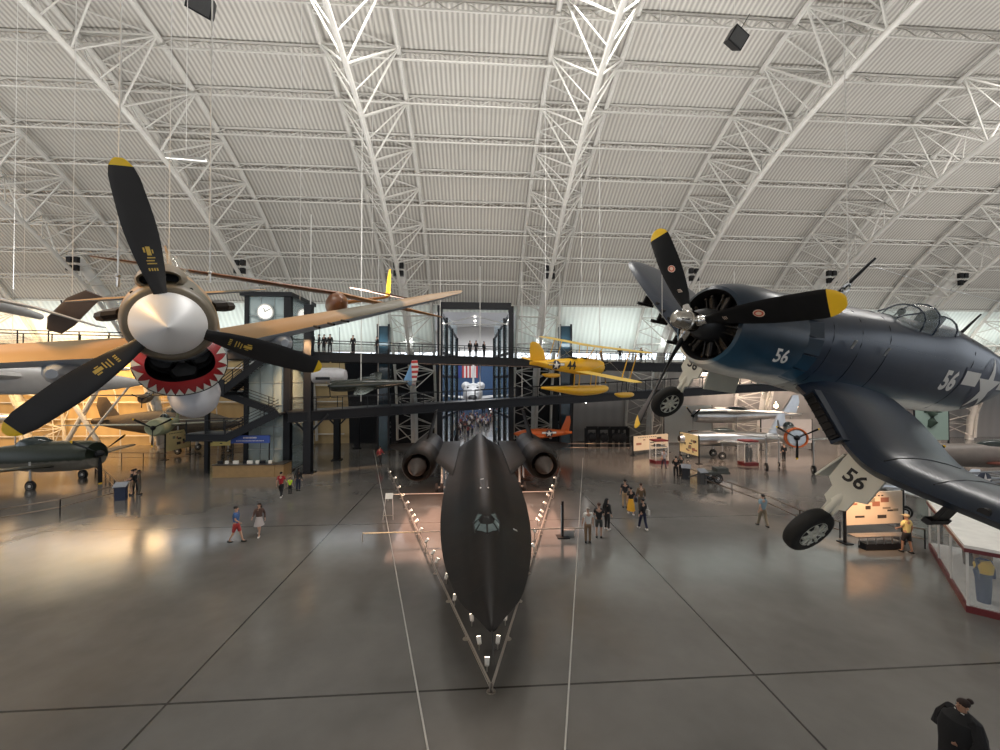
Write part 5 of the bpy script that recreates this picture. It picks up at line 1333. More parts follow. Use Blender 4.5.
def floodlight(p, tgt, lab):
    r = thing('floodlight', lab, 'floodlight', p)
    q = MB(); q.cyl((0, 0, 0), (0, 0, .2), .018, n=8); q.build('stem', M_rail, r)
    d = (V(tgt) - p - V((0, 0, .26))).normalized()
    q = MB(); q.lathe([(-.1, .03), (-.08, .06), (.06, .07), (.1, .075)], V((0, 0, .26)), d, 12); hd_ = q.build('housing', M_lampb, r)
    q = MB(); q.cyl(V((0, 0, .26)) + d * .1, V((0, 0, .26)) + d * .112, .06, n=12); q.build('lens', emis('flood_lens', (1, .80, .62), 14), hd_)
    return r
leftpx = [(393, 478), (397, 487), (401, 495), (405, 503), (408, 511), (414, 521), (418, 530), (424, 541), (430, 553), (434, 561), (443, 577), (451, 598), (468, 618), (475, 641), (388, 472), (411, 516)]
rightpx = [(557, 478), (555, 486), (550, 495), (547, 503), (544, 511), (540, 520), (537, 531), (536, 546), (532, 560), (509, 617), (502, 640), (553, 490), (543, 516)]
for i, (px, py) in enumerate(leftpx + rightpx):
    p = fl(px, py, .26); p.z = 0; lf = i < len(leftpx)
    p.x += .12 if lf else -.12
    floodlight(p, (JX + (-.8 if lf else .8), p.y + 2, 2.2), 'small bright floodlight on the floor rail ' + ('left' if lf else 'right') + ' of the black jet')['group'] = 'floodlights along the ' + ('left' if lf else 'right') + ' rail'
q = fl(487, 668, .1); q.z = 0; floodlight(q, (JX, 12, 1.8), 'floodlight in the front corner of the rail under the jet nose')
for y, x0_, x1_ in ((19.5, -5.4, -1.6), (19.5, 2.5, 5.5), (26., -5.6, -1.8), (26, 2.6, 5.2)):
    q = MB(); q.tube([(x0_, y, .42), (x1_, y, .42)], .03, 6)
    for x in (x0_, x1_): q.cyl((x, y, 0), (x, y, .42), .022, n=6)
    tag(q.build('cross_rail', M_rail), 'pale cross rail on the floor %s of the black jet, %s row' % ('left' if x0_ < 0 else 'right', 'front' if y < 22 else 'rear'), 'rail')
spot('jet_floodlight', (JX - 1.2, 10.3, .5), (JX - .6, 13, 2.2), 60, (1, .62, .42), 90)
spot('jet_floodlight', (JX + 1.2, 10.3, .5), (JX + .6, 13, 2.2), 60, (1, .62, .42), 90)
for s in (-1, 1):
    spot('jet_floodlight', (JX + s * 3.5, 20, .5), (JX + s * 2, 24, 2.4), 260, (1, .60, .40), 100)
    spot('jet_floodlight', (JX + s * 5.5, 25, .6), (JX + s * 4.2, 29, 2.4), 300, (1, .60, .40), 100)
    area('under_jet_glow', (JX + s * 3.2, 24, 1.2), (JX + s * 3.2, 24, 0), 3.5, 8, 130, (1, .55, .38))

# stand frames near the jet: white A-frame sign (left), black stanchion with tray (right)
p = fl(388, 520); r = thing('sign_stand', 'small white tubular sign stand on the floor left of the black jet', 'sign stand', p)
q = MB()
for x in (-.28, .28): q.cyl((x, 0, 0), (x * .7, .25, 1.1), .02, n=6)
q.bar((-.28, .0, .25), (.28, 0, .25), .03, .03); q.build('frame', M_rail, r)
q = MB(); q.box((0, .28, 1.25), (.42, .03, .32), Matrix.Rotation(-.5, 3, 'X')); q.build('sign_plate', M_paper, r)
p = fl(563, 537); r = thing('information_stand', 'black and silver information stand right of the black jet', 'stand', p)
q = MB(); q.box((0, 0, .02), (.6, .5, .04)); q.build('base', M_dark, r)
q = MB(); q.box((-.02, 0, .9), (.10, .09, 1.75)); q.build('pole', M_black, r)
q = MB(); q.box((-.1, -.05, .85), (.05, .04, 1.5)); q.build('silver_edge', M_alu, r)
q = MB(); q.box((.3, .0, .35), (.55, .35, .04)); q.box((.3, 0, .15), (.5, .03, .3)); q.build('tray', M_alu, r)

# ================================================================ display cases, boards, counter
def board(a, b, h, z0, lab, col, blocks=12, lit=0., seed=1, title=True):
    """free-standing printed board between floor points a and b"""
    a = V(a); b = V(b); r = thing('display_board', lab, 'display board', a); D = b - a; L_ = D.length; d = D.normalized(); n = V((d.y, -d.x, 0))
    M_ = Matrix((d, n, V((0, 0, 1)))).transposed()
    q = MB(); q.box(D / 2 + V((0, 0, z0 + h / 2)), (L_, .08, h), M_); bo = q.build('panel', mat('board_' + str(seed), col, .5, var=.03), r, smooth=False)
    rnd = random.Random(seed)
    cols = [mat('print_' + str(seed) + str(k), c, .6, var=.1) for k, c in enumerate([(.05, .04, .035), (.35, .15, .1), (.3, .25, .18)])]
    for k in range(blocks):
        w_ = rnd.uniform(.06, .17) * L_; hh = rnd.uniform(.05, .16) * h; x = rnd.uniform(.06, .82) * L_; z = z0 + rnd.uniform(.08, .72) * h
        for sd in (-1, 1):
            if sd == 1 or blocks < 15:
                q = MB(); q.box(d * (x + w_ / 2) + V((0, 0, z + hh / 2)) - n * (-.045 * sd), (w_, .01, hh), M_); q.build('printed_picture', cols[k % 3], bo, smooth=False)
    if title:
        q = MB()
        for k in range(9): q.box(d * (L_ * (.15 + .06 * k)) + V((0, 0, z0 + h * .88)) + n * .045, (L_ * .035, .01, h * .04), M_)
        q.build('printed_heading', cols[0], bo, smooth=False)
    for t in (0, 1):
        q = MB(); q.bar(D * t, D * t + V((0, 0, z0 + h + .05)), .09, .09); q.box(D * t + V((0, 0, .02)), (.4, .5, .04), M_); q.build('support_post', M_dark, r, smooth=False)
    return r
CR = (.72, .58, .36)
board(fl(845, 543), fl(903, 540), 1.55, .85, 'large cream display board with printed pictures behind the hanging wheel', (.75, .62, .48), 10, seed=3)
spot('board_lamp', (fl(860, 545).x, fl(860, 545).y - 2.0, 3.6), (fl(862, 545).x, fl(862, 545).y, 1.5), 700, (1, .60, .34), 75)
a = fl(847, 546); r = thing('display_bench', 'long low bench with panes in front of the cream display board', 'bench', a + V((0, -.35, 0)))
q = MB(); q.box((1.25, 0, .62), (2.7, .45, .05)); q.build('top', M_alu, r); q = MB(); q.box((1.25, 0, .15), (1.7, .4, .3)); q.build('base', M_dark, r)
for k in range(7):
    q = MB(); q.box((.05 + k * .4, -.2, .45), (.03, .02, .33)); q.build('upright', M_alu, r)
board(fl(680, 458), fl(699, 464), 1.9, .7, 'bright cream display board in the middle distance on the right', (.85, .72, .38), 14, seed=4, title=False)
board(fl(633, 456), fl(668, 452), 1.5, .5, 'wide cream display board behind the small glass case', (.78, .66, .48), 6, seed=5)
board(fl(165, 460), fl(190, 454), 1.9, .8, 'cream display board beside the railing on the left', (.8, .62, .3), 8, seed=6)
board(fl(206, 456), fl(231, 455), 1.6, 1.0, 'yellow lit display board left of the blue banner', (.85, .70, .25), 8, seed=7)
r = board(fl(915, 470), fl(949, 470), 3.2, 2.6, 'tall pale green banner with aircraft silhouette behind the blue fighter', (.32, .42, .36), 0, seed=8, title=False)
q = MB(); q.tube([(1.0, -.1, 5.3), (1.6, -.1, 4.8), (1.5, -.1, 4.2), (1.2, -.1, 3.7)], [.1, .35, .4, .15], 10); q.tube([(.8, -.1, 5.1), (2.4, -.1, 5.0)], [.12, .1], 8); q.build('aircraft_picture', mat('dark_green_print', (.04, .07, .05), .6), r)
board(fl(761, 450), fl(812, 450), 2.6, .8, 'large plain grey board against the rear wall on the right', (.55, .52, .5), 0, seed=9, title=False)
board(fl(664, 444), fl(712, 444), 4.5, .2, 'wide pale hangar board behind the silver jets on the right', (.52, .54, .52), 2, seed=10, title=False)

def glasscase(a, w, d_, h, ang, lab, inside='dark'):
    r = thing('glass_display_case', lab, 'display case', a, rz(ang))
    q = MB(); q.box((0, 0, .15), (w, d_, .3)); q.build('base', mat('maroon_base', (.12, .012, .015), .4), r, smooth=False)
    q = MB(); q.box((0, 0, h - .06), (w, d_, .12)); q.build('top', mat('maroon_top', (.14, .015, .018), .4), r, smooth=False)
    q = MB()
    for x in (-w / 2 + .03, w / 2 - .03):
        for y in (-d_ / 2 + .03, d_ / 2 - .03): q.bar((x, y, .3), (x, y, h - .1), .05, .05)
    q.build('frame', M_white, r, smooth=False)
    q = MB(); q.box((0, 0, h / 2), (w - .06, d_ - .06, h - .5)); q.build('glass', glass('case_glass', (.9, .95, .95), .12, .03), r, smooth=False)
    q = MB()
    if inside == 'figure': q.tube([(-.1, 0, .3), (-.1, 0, 1.2), (-.08, 0, 1.5), (-.08, 0, 1.75)], [.1, .2, .22, .08], 10); q.ball((-.08, 0, 1.85), .11, 10); q.tube([(.25, 0, .3), (.25, 0, 1.3), (.25, 0, 1.6)], [.08, .18, .05], 10)
    else:
        for z in (.7, 1.15, 1.6): q.box((0, 0, z), (w * .9, d_ * .8, .03))
        for k in range(8): q.box(((k % 3 - 1) * w * .27, 0, .8 + .45 * (k // 3)), (w * .15, d_ * .3, .18))
    q.build('exhibit', M_dark, r)
    return r
a = fl(659, 463); glasscase(a, 1.35, 1.0, 2.2, .15, 'small glass display case with red top in front of a cream board', 'shelves')
a = fl(748, 465); glasscase(a, 1.35, 1.0, 2.3, 0, 'glass display case with dark figures near the silver jet', 'figure')

# big showcase at right edge
A = fl(968, 612); Bk = fl(930, 548); e1 = (Bk - A).normalized(); e2 = V((e1.y, -e1.x, 0))
e2 = -e2 if e2.x < 0 else e2
M_ = Matrix((e1, e2, V((0, 0, 1)))).transposed()
if M_.determinant() < 0: pass
sc = thing('glass_showcase', 'large glass showcase with white roof and dark red base at the right edge', 'showcase', A)
L1, L2, hh = (Bk - A).length, 3.0, 2.15
def sbox(nm, u0, u1, v0, v1, z0, z1, m, par=sc):
    q = MB(); c = [(u0, v0), (u1, v0), (u1, v1), (u0, v1)]
    vs = [e1 * u + e2 * v + V((0, 0, z)) for z in (z0, z1) for u, v in c]
    q.add(vs, [(3, 2, 1, 0), (4, 5, 6, 7), (0, 1, 5, 4), (1, 2, 6, 5), (2, 3, 7, 6), (3, 0, 4, 7)]); return q.build(nm, m, par, smooth=False)
M_dred = mat('dark_red_base', (.13, .02, .022), .35)
sbox('base', -.05, L1, -.05, L2, 0, .22, M_dred)
sbox('roof', -.08, L1 + .05, -.08, L2 + .1, hh, hh + .10, mat('white_roof_panel', (.78, .77, .73), .5))
sbox('roof_trim', -.09, L1 + .06, -.09, L2 + .11, hh - .13, hh, M_dred)
for u, v in ((0, 0), (L1 * .36, 0), (L1 * .7, 0), (L1, 0), (0, 1.0), (0, 2.0), (0, L2), (L1, L2)): sbox('frame_post', u - .03, u + .03, v - .03, v + .03, .22, hh - .1, M_white)
sbox('glass_side', 0, L1, .0, .015, .22, hh - .13, glass('showcase_glass', (.85, .92, .92), .14, .02)); sbox('glass_front', 0, .015, 0, L2, .22, hh - .13, glass('showcase_glass2', (.85, .92, .92), .10, .02))
sbox('inner_floor', .02, L1, .03, L2, .22, .26, mat('pale_case_floor', (.6, .6, .58), .5))
# uniform figures inside
M_uni = mat('blue_uniform', (.025, .045, .11), .7, bump=.2); M_vest = mat('yellow_vest', (.75, .48, .03), .5)
def mannequin(u, v, lab, c1, c2=None):
    p = A + e1 * u + e2 * v + V((0, 0, .26)); r = thing('uniform_figure', lab, 'mannequin', p)
    q = MB(); q.tube([(0, 0, .0), (0, 0, .5), (0, 0, .95), (0, 0, 1.25), (0, 0, 1.42), (0, 0, 1.5)], [.16, .19, .2, .23, .17, .06], 14)
    for s in (-1, 1): q.tube([(s * .2, 0, 1.38), (s * .3, -.02, 1.1), (s * .29, -.06, .8)], [.08, .075, .055], 8)
    q.build('uniform', c1, r)
    q = MB(); q.ball((0, 0, 1.57), (.075, .09, .11), 12); q.build('head_form', mat('head_form', (.3, .22, .15), .5), r)
    if c2:
        q = MB(); q.tube([(0, -.01, 1.0), (0, -.01, 1.25), (0, 0, 1.43)], [.215, .245, .16], 14); q.build('life_vest', c2, r)
mannequin(.55, .45, 'blue flight uniform with yellow vest standing in the large showcase', M_uni, M_vest)
mannequin(.9, 1.9, 'grey uniform figure deeper in the large showcase near the right edge', mat('grey_uniform', (.2, .2, .2), .7))
mannequin(2.6, .8, 'tan uniform figure behind the long side pane of the showcase', mat('tan_uniform', (.3, .2, .12), .7))
mannequin(4.4, .8, 'dark uniform figure farthest back behind the side pane of the showcase', mat('dark_uniform', (.06, .05, .05), .7))

# reception counter with blue banner
a = fl(212, 478); b = fl(272, 478); w_ = b.x - a.x
r = thing('reception_counter', 'wood-fronted reception counter left of the lift tower', 'counter', a)
q = MB(); q.box((w_ / 2, .4, .48), (w_, .7, .96)); q.box((w_ + .35, .8, .48), (.7, 1.4, .96)); q.build('front', mat('oak_front', (.34, .22, .10), .5, var=.15), r, smooth=False)
q = MB(); q.box((w_ / 2, .4, 1.0), (w_ + .1, .8, .06)); q.box((w_ + .35, .8, 1.0), (.8, 1.5, .06)); q.build('worktop', mat('dark_worktop', (.05, .045, .04), .3), r, smooth=False)
ldir = 0
for k, x in enumerate((.4, .9, 1.6, 2.3, 2.7, 3.3, 3.7, 4.3)):
    q = MB(); q.box(a + V((x * w_ / 4.8, .4, 1.03 + .12)), (.25 if k % 2 else .42, .12, .24)); tag(q.build('leaflet_rack', M_paper if k % 3 else M_dark), 'white leaflet holder standing on the reception counter' if k % 3 else 'dark monitor standing on the reception counter', 'leaflet holder' if k % 3 else 'monitor', 'white leaflet holders on the counter' if k % 3 else 'dark monitors on the counter')
bp_ = at(231, 436, 33.5); r = thing('hanging_banner', 'blue information banner with white lettering above the reception counter', 'banner', bp_)
bw = at(270, 436, 33.5).x - bp_.x
q = MB(); q.box((bw / 2, 0, -.28), (bw, .06, .62)); pn = q.build('banner_panel', mat('banner_blue', (.04, .09, .38), .5), r, smooth=False)
q = MB()
for k in range(10): q.box((bw * (.33 + .035 * k), -.04, -.15), (bw * .022, .01, .12))
for k in range(20): q.box((bw * (.15 + .036 * k), -.04, -.4), (bw * .02, .01, .07))
q.build('banner_lettering', M_mark, pn, smooth=False)
for x in (.1, bw - .1):
    q = MB(); q.cyl((x, .1, -bp_.z), (x, .1, 0), .05, n=8); q.build('banner_post', M_dark, r)
# dark column block under the tower and black round-topped kiosk
# left railings
def railing(pts, h, lab, step=1.8):
    r = thing('floor_railing', lab, 'railing', pts[0]); P = [V(p) - V(pts[0]) for p in pts]
    for z in (h, h * .5):
        q = MB(); q.tube([p + V((0, 0, z)) for p in P], .03, 6); q.build('rail', mat('rail_bronze', (.16, .12, .09), .35, .6), r)
    for a, b in zip(P, P[1:]):
        n = max(1, int((b - a).length / step))
        for k in range(n + 1):
            q = MB(); q.cyl(a.lerp(b, k / n), a.lerp(b, k / n) + V((0, 0, h)), .03, n=6); q.build('railing_post', M_dark, r)
railing([fl(-20, 530), fl(60, 515), fl(117, 499)], .9, 'low bronze railing in front of the green fighter')
railing([fl(119, 497), fl(95, 473), fl(96, 466)], .9, 'low bronze railing turning back beside the green fighter')
railing([fl(100, 462), fl(165, 463), fl(250, 456)], .9, 'long low railing in front of the brown aircraft on the left')
railing([fl(683, 477), fl(700, 483)], .8, 'short railing behind the push cart')
railing([fl(705, 485), fl(765, 508), fl(800, 525), fl(840, 538)], .8, 'low dark railing running to the display board on the right')
railing([fl(565, 452), fl(630, 452)], .9, 'low railing behind the orange plane')
railing([fl(905, 545), fl(925, 549)], .9, 'short railing between display board and showcase')
# information desks / stands
def lectern(p, lab, ang=0, c=(.05, .06, .09)):
    r = thing('info_lectern', lab, 'lectern', p, rz(ang)); m = mat('lectern_paint', c, .4)
    q = MB(); q.box((0, 0, .45), (.55, .35, .9)); q.build('body', m, r, smooth=False)
    q = MB(); q.box((0, -.05, 1.0), (.7, .5, .06), Matrix.Rotation(.5, 3, 'X')); q.build('reading_plate', mat('reading_plate', (.25, .27, .3), .3), r, smooth=False)
lectern(fl(121, 500), 'dark blue sloping information lectern at the railing corner on the left', .3, (.02, .03, .07))
lectern(fl(686, 479), 'black sloping information lectern beside the two visitors on the right', -.4, (.02, .02, .025))
lectern(fl(702, 484), 'grey sloping lectern at the start of the right railing', .2, (.08, .08, .08))
# cannon-like cart on the right
c = fl(714, 482); r = thing('ground_cart', 'dark two-wheeled ground cart beside the railing on the right', 'cart', c)
q = MB(); q.box((0, 0, .75), (2.0, .9, .18)); q.box((.5, 0, .95), (.9, .7, .3)); q.bar((-1, 0, .7), (-2.0, 0, .4), .08); q.build('bed', mat('cart_grey', (.07, .075, .07), .5), r)
for s in (-1, 1): wheel(r, (0, s * .5, .38), .38, .16, (0, 1, 0), M_rubber, M_alu)
# dark racks at the rear (row of exhibits)
for k, px in enumerate((592, 604, 616, 622)):
    c = fl(px, 447); r = thing('exhibit_rack', ['tall black metal rack at the left of the rear row', 'black engine-filled rack, second in the rear row', 'black engine on a stand between two racks', 'tall black metal rack ending the rear row'][k], 'rack', c)
    q = MB(); w2 = 1.35
    for x in (-w2 / 2, w2 / 2): q.bar((x, 0, 0), (x, 0, 2.2), .12, .4)
    q.bar((-w2 / 2, 0, 2.2), (w2 / 2, 0, 2.2), .12, .4); q.build('frame', M_black, r, smooth=False)
    q = MB(); q.lathe([(-.3, .2), (-.2, .5), (.3, .55), (.5, .2)], (0, 0, 1.1), (0, 1, 0), 12); 
    for j in range(7): q.cyl((0, 0, 1.1), (.62 * math.cos(j * .9), 0, 1.1 + .62 * math.sin(j * .9)), .1, n=6)
    q.build('engine', M_dark, r)
# rear wall warm lamp
for px, py, Y, e in ((776, 406, 45, 30), (797, 407, 45, 12), (583, 462, 0, 0)):
    if Y:
        p = at(px, py, Y); q = MB(); q.ball(p, .22 if e > 20 else .12, 10); q.cyl(p, p + V((0, .0, .5)), .03); tag(q.build('wall_lamp', emis('warm_lamp_%d' % e, (1, .75, .45), e)), 'glowing warm lamp on the rear wall, %s' % ('larger and brighter' if e > 20 else 'smaller, just right of the brighter one'), 'lamp')
# diagonal white struts at the left rear, and other bracing seen there
for i, (x0_, x1_) in enumerate(((65, 100), (100, 62), (196, 214), (82, 130))):
    a = at(x0_, 445, 44.5 - i * .4); b = at(x1_, 385, 44 - i * .4); a.z = max(a.z, .02); q = MB(); q.tube([a, b], .22 if i < 2 else .1, 8); tag(q.build('white_strut', M_white), ['thick white slanted strut rising to the right at the left rear', 'thick white slanted strut rising to the left at the left rear', 'thin white strut just left of the lift tower base', 'thin white strut crossing behind the brown aircraft'][i], 'strut')
# ================================================================ people
def skinmesh(nodes, edges, sub=1):
    """nodes: name -> (pos, radius); edges between names; first name is the root"""
    names = list(nodes); idx = {n: i for i, n in enumerate(names)}
    me = bpy.data.meshes.new('s'); me.from_pydata([nodes[n][0] for n in names], [(idx[a], idx[b]) for a, b in edges], [])
    o = bpy.data.objects.new('s', me); COL.objects.link(o)
    md = o.modifiers.new('skin', 'SKIN'); md.use_smooth_shade = True
    for i, n in enumerate(names):
        v = me.skin_vertices[0].data[i]; r = nodes[n][1]
        v.radius = (r, r) if not isinstance(r, tuple) else r
        v.use_root = (i == 0)
    if sub: 
        sd = o.modifiers.new('sub', 'SUBSURF'); sd.levels = sub; sd.render_levels = sub
    dg = bpy.context.evaluated_depsgraph_get(); m2 = bpy.data.meshes.new_from_object(o.evaluated_get(dg))
    bpy.data.objects.remove(o); bpy.data.meshes.remove(me)
    for p in m2.polygons: p.use_smooth = True
    return m2

POSES = {
 'stand': dict(la=(.24, .02, .26, -.05), ra=(.24, .02, .26, -.05), lf=0., rf=0., ls=.10, hd=0.),
 'arms': dict(la=(.24, -.02, .12, -.26), ra=(.24, -.02, .12, -.26), lf=0.02, rf=-.02, ls=.11, hd=-.02),
 'walk': dict(la=(.23, .12, .26, .06), ra=(.24, -.08, .24, -.22), lf=-.26, rf=.26, ls=.08, hd=-.01),
 'lean': dict(la=(.23, -.05, .2, -.2), ra=(.25, .04, .22, .0), lf=-.10, rf=.12, ls=.12, hd=-.02),
}
_pm = {}
def posemesh(pose, part, short=False, legs='long'):
    key = (pose, part, short, legs)
    if key in _pm: return _pm[key]
    P = POSES[pose]; N = {}; E = []
    ex = {'body': 0., 'shirt': .018, 'trousers': .02}[part]
    def arm(s, q, body):
        sh = V((s * .175, 0, 1.41)); el = V((s * q[0], q[1], 1.14)); wr = V((s * q[2], q[3], .92 if abs(q[3]) < .15 else 1.06)); hd_ = wr + (wr - el).normalized() * .08
        return sh, el, wr, hd_
    if part == 'body':
        N['pelvis'] = ((0, 0, .93), (.15, .10)); N['waist'] = ((0, 0, 1.10), (.125, .09)); N['chest'] = ((0, 0, 1.30), (.15, .105)); N['neck'] = ((0, 0, 1.46), .052); N['jaw'] = ((0, -.015, 1.56), (.062, .075)); N['brow'] = ((0, -.01, 1.645), (.076, .092)); N['crown'] = ((0, .0, 1.71), (.05, .06))
        E += [('pelvis', 'waist'), ('waist', 'chest'), ('chest', 'neck'), ('neck', 'jaw'), ('jaw', 'brow'), ('brow', 'crown')]
        for s, q, nm in ((1, P['la'], 'l'), (-1, P['ra'], 'r')):
            sh, el, wr, hd_ = arm(s, q, 1)
            N[nm + 'sh'] = (sh, .058); N[nm + 'el'] = (el, .040); N[nm + 'wr'] = (wr, .026); N[nm + 'ha'] = (hd_, (.034, .018))
            E += [('chest', nm + 'sh'), (nm + 'sh', nm + 'el'), (nm + 'el', nm + 'wr'), (nm + 'wr', nm + 'ha')]
    if part == 'shirt':
        N['waist'] = ((0, 0, 1.12), (.15, .115)); N['hem'] = ((0, 0, .90), (.175, .135)); N['chest'] = ((0, 0, 1.30), (.17, .125)); N['neck'] = ((0, 0, 1.445), .075)
        E += [('waist', 'hem'), ('waist', 'chest'), ('chest', 'neck')]
        for s, q, nm in ((1, P['la'], 'l'), (-1, P['ra'], 'r')):
            sh, el, wr, hd_ = arm(s, q, 1); N[nm + 'sh'] = (sh, .075)
            E.append(('chest', nm + 'sh'))
            if short: N[nm + 'el'] = (sh.lerp(el, .75), .064); E.append((nm + 'sh', nm + 'el'))
            else: N[nm + 'el'] = (el, .058); N[nm + 'wr'] = (wr, .042); E += [(nm + 'sh', nm + 'el'), (nm + 'el', nm + 'wr')]
    if part in ('body', 'trousers'):
        if part == 'trousers': N['pelvis'] = ((0, 0, .93), (.165, .12)); N['belt'] = ((0, 0, 1.0), (.15, .11)); E.append(('pelvis', 'belt'))
        for s, f, nm in ((1, P['lf'], 'l'), (-1, P['rf'], 'r')):
            kn = V((s * P['ls'], f * .45 - .03, .50)); an = V((s * P['ls'], f, .10 + (.05 if f > .2 else 0))); hp = V((s * .095, 0, .84))
            N[nm + 'hp'] = (hp, .088 + ex); N[nm + 'kn'] = (kn, .056 + ex); E += [('pelvis', nm + 'hp'), (nm + 'hp', nm + 'kn')]
            if part == 'body': N[nm + 'an'] = (an, .036); N[nm + 'to'] = (an + V((0, -.13, -.055)), .034); E += [(nm + 'kn', nm + 'an'), (nm + 'an', nm + 'to')]
            elif legs == 'long': N[nm + 'an'] = (an + V((0, 0, -.01)), .062); E.append((nm + 'kn', nm + 'an'))
    _pm[key] = skinmesh(N, E); return _pm[key]

_extra = {}
def pbits(pose):
    """ears, nose, eyes and fingers for a pose, one mesh each"""
    if pose in _extra: return _extra[pose]
    P = POSES[pose]
    b = MB()
    b.ball((0, -.105, 1.60), (.013, .022, .022), 8)
    for s in (-1, 1): b.ball((s * .083, .01, 1.61), (.012, .022, .03), 8)
    for s, q in ((1, P['la']), (-1, P['ra'])):
        el = V((s * q[0], q[1], 1.14)); wr = V((s * q[2], q[3], .92 if abs(q[3]) < .15 else 1.06)); d = (wr - el).normalized(); h = wr + d * .10
        f_, a_, c_ = basis(d, V((1, 0, 0)))
        for k in range(4):
            o = a_ * ((k - 1.5) * .017); L_ = (.062, .075, .070, .055)[k]
            b.tube([h + o, h + o + d * L_ * .5, h + o + d * L_ * .9 - c_ * .02], [.010, .009, .007], 6)
        b.tube([wr + d * .04 + a_ * .03, wr + d * .08 + a_ * .055, wr + d * .12 + a_ * .05], [.011, .010, .008], 6)
    e = MB()
    for s in (-1, 1): e.ball((s * .03, -.088, 1.625), (.011, .008, .008), 8)
    m = MB(); m.box((0, -.088, 1.555), (.04, .008, .01))
    _extra[pose] = (b, e, m); return _extra[pose]

SKINS = [mat('skin_light', (.50, .30, .21), .5, var=.05), mat('skin_tan', (.35, .19, .12), .5, var=.05), mat('skin_dark', (.10, .05, .03), .5, var=.05)]
M_eye = mat('eye_dark', (.02, .015, .012), .3); M_lip = mat('lip', (.35, .12, .1), .5)
_mc = {}
def cm_(c):
    k = tuple(round(x, 3) for x in c)
    if k not in _mc: _mc[k] = mat('cloth_%d' % len(_mc), c, .85, var=.1, bump=.2, bs=30)
    return _mc[k]
def mo(name, me, m, parent):
    me = me.copy(); me.materials.clear(); me.materials.append(m)
    o = bpy.data.objects.new(name, me); COL.objects.link(o); o.parent = parent; return o
_hair = {}
def hairmesh(kind):
    if kind in _hair: return _hair[kind]
    b = MB()
    if kind == 'bald': b.ball((0, .03, 1.66), (.08, .085, .06), 12)
    else: b.ball((0, .018, 1.665), (.088, .10, .078), 14)
    if kind == 'long': b.tube([(0, .05, 1.70), (0, .085, 1.58), (0, .11, 1.42), (0, .11, 1.25)], [.07, .095, .10, .06], 10)
    if kind == 'bun': b.ball((0, .13, 1.70), .05, 10)
    if kind == 'cap':
        b.lathe([(0, .095), (.05, .09), (.085, .05), (.09, .01)], (0, .0, 1.66), (0, 0, 1), 14); b.box((0, -.13, 1.665), (.14, .12, .012))
    _hair[kind] = b; return b
def person(p, face, lab, top, bot, pose='stand', hair=(.02, .012, .008), hk='short', h=1.75, skin=0, short=True, legs='long', shoe=(.02, .02, .02), skirt=None, group=None, pack=None, bag=None):
    """face: direction the person looks, degrees, 0 = towards the overlook"""
    r = thing('person', lab, 'person', (p[0], p[1], 0), rz(math.radians(face)), group, h / 1.75)
    bits, eyes, lip = pbits(pose)
    bm = bmesh.new(); bm.from_mesh(posemesh(pose, 'body')); base = bpy.data.meshes.new('t'); base.from_pydata(bits.v, [], bits.f); bm.from_mesh(base)
    me = bpy.data.meshes.new('body'); bm.to_mesh(me); bm.free(); me.materials.append(SKINS[skin])
    for q in me.polygons: q.use_smooth = True
    body = bpy.data.objects.new('body', me); COL.objects.link(body); body.parent = r
    eyes.build('eyes', M_eye, body); lip.build('mouth', M_lip, body)
    hairmesh(hk).build('hair' if hk != 'cap' else 'cap', cm_(hair), r)
    mo('shirt', posemesh(pose, 'shirt', short), cm_(top), r)
    if skirt:
        q = MB(); q.lathe([(.0, .17), (-.12, .2), (-.3, .25), (skirt, .30)], (0, 0, 1.02), (0, 0, 1), 16, sz=.8); q.build('skirt', cm_(bot), r)
    else: mo('trousers', posemesh(pose, 'trousers', False, legs), cm_(bot), r)
    P = POSES[pose]
    for s, f in ((1, P['lf']), (-1, P['rf'])):
        q = MB(); z = .045 + (.05 if f > .2 else 0)
        q.ball((s * P['ls'], f - .05, z), (.055, .14, .048), 10); q.ball((s * P['ls'], f + .02, z + .02), (.05, .07, .05), 10); q.build('shoe', cm_(shoe), r)
    if pack:
        q = MB(); q.tube([(0, .14, 1.0), (0, .2, 1.1), (0, .2, 1.3), (0, .15, 1.42)], [.1, .16, .15, .08], 10); bo = q.build('backpack', cm_(pack)); bo.matrix_world = r.matrix_world.copy(); tag(bo, 'backpack worn by the ' + lab, 'backpack')
        bo['label'] = ' '.join(('backpack on the back of the ' + lab).split()[:14])
    if bag:
        q = MB(); q.box((-.30, 0, .95), (.12, .26, .26)); q.tube([(-.3, -.1, 1.05), (-.22, 0, 1.42), (-.3, .1, 1.05)], .012, 6); bo = q.build('handbag', cm_(bag)); bo.matrix_world = r.matrix_world.copy()
        bo['label'] = ' '.join(('handbag carried by the ' + lab).split()[:14]); bo['category'] = 'handbag'
    return r
BK = (.012, .012, .014); NV = (.015, .02, .05); WH = (.65, .63, .6)
person(fl(588, 543), 180, 'person in white shirt and khaki trousers right of the black jet', WH, (.22, .14, .08), 'stand', (.3, .27, .24), 'bald', 1.74)
person(fl(599, 538), 165, 'person in black shirt and grey shorts beside the white-shirted man', BK, (.05, .055, .055), 'arms', (.08, .04, .03), h=1.76, legs='short')
person(fl(607, 530), 120, 'woman-sized person all in black with long hair and white shoes', BK, BK, 'stand', BK, 'long', 1.66, short=False, shoe=WH)
person(fl(625, 508), 170, 'person in dark vest over white sleeves and tan trousers', (.02, .02, .025), (.4, .28, .16), 'stand', (.01, .01, .01), h=1.76)
person(fl(631, 515), 175, 'person in black top and mustard yellow skirt in the middle group', BK, (.75, .38, .03), 'walk', BK, 'short', 1.62, skirt=-.72, shoe=WH, bag=(.02, .025, .05))
person(fl(641, 512), 175, 'person in olive brown jacket walking away in the middle group', (.14, .09, .05), (.10, .08, .06), 'stand', (.06, .03, .02), h=1.72, short=False)
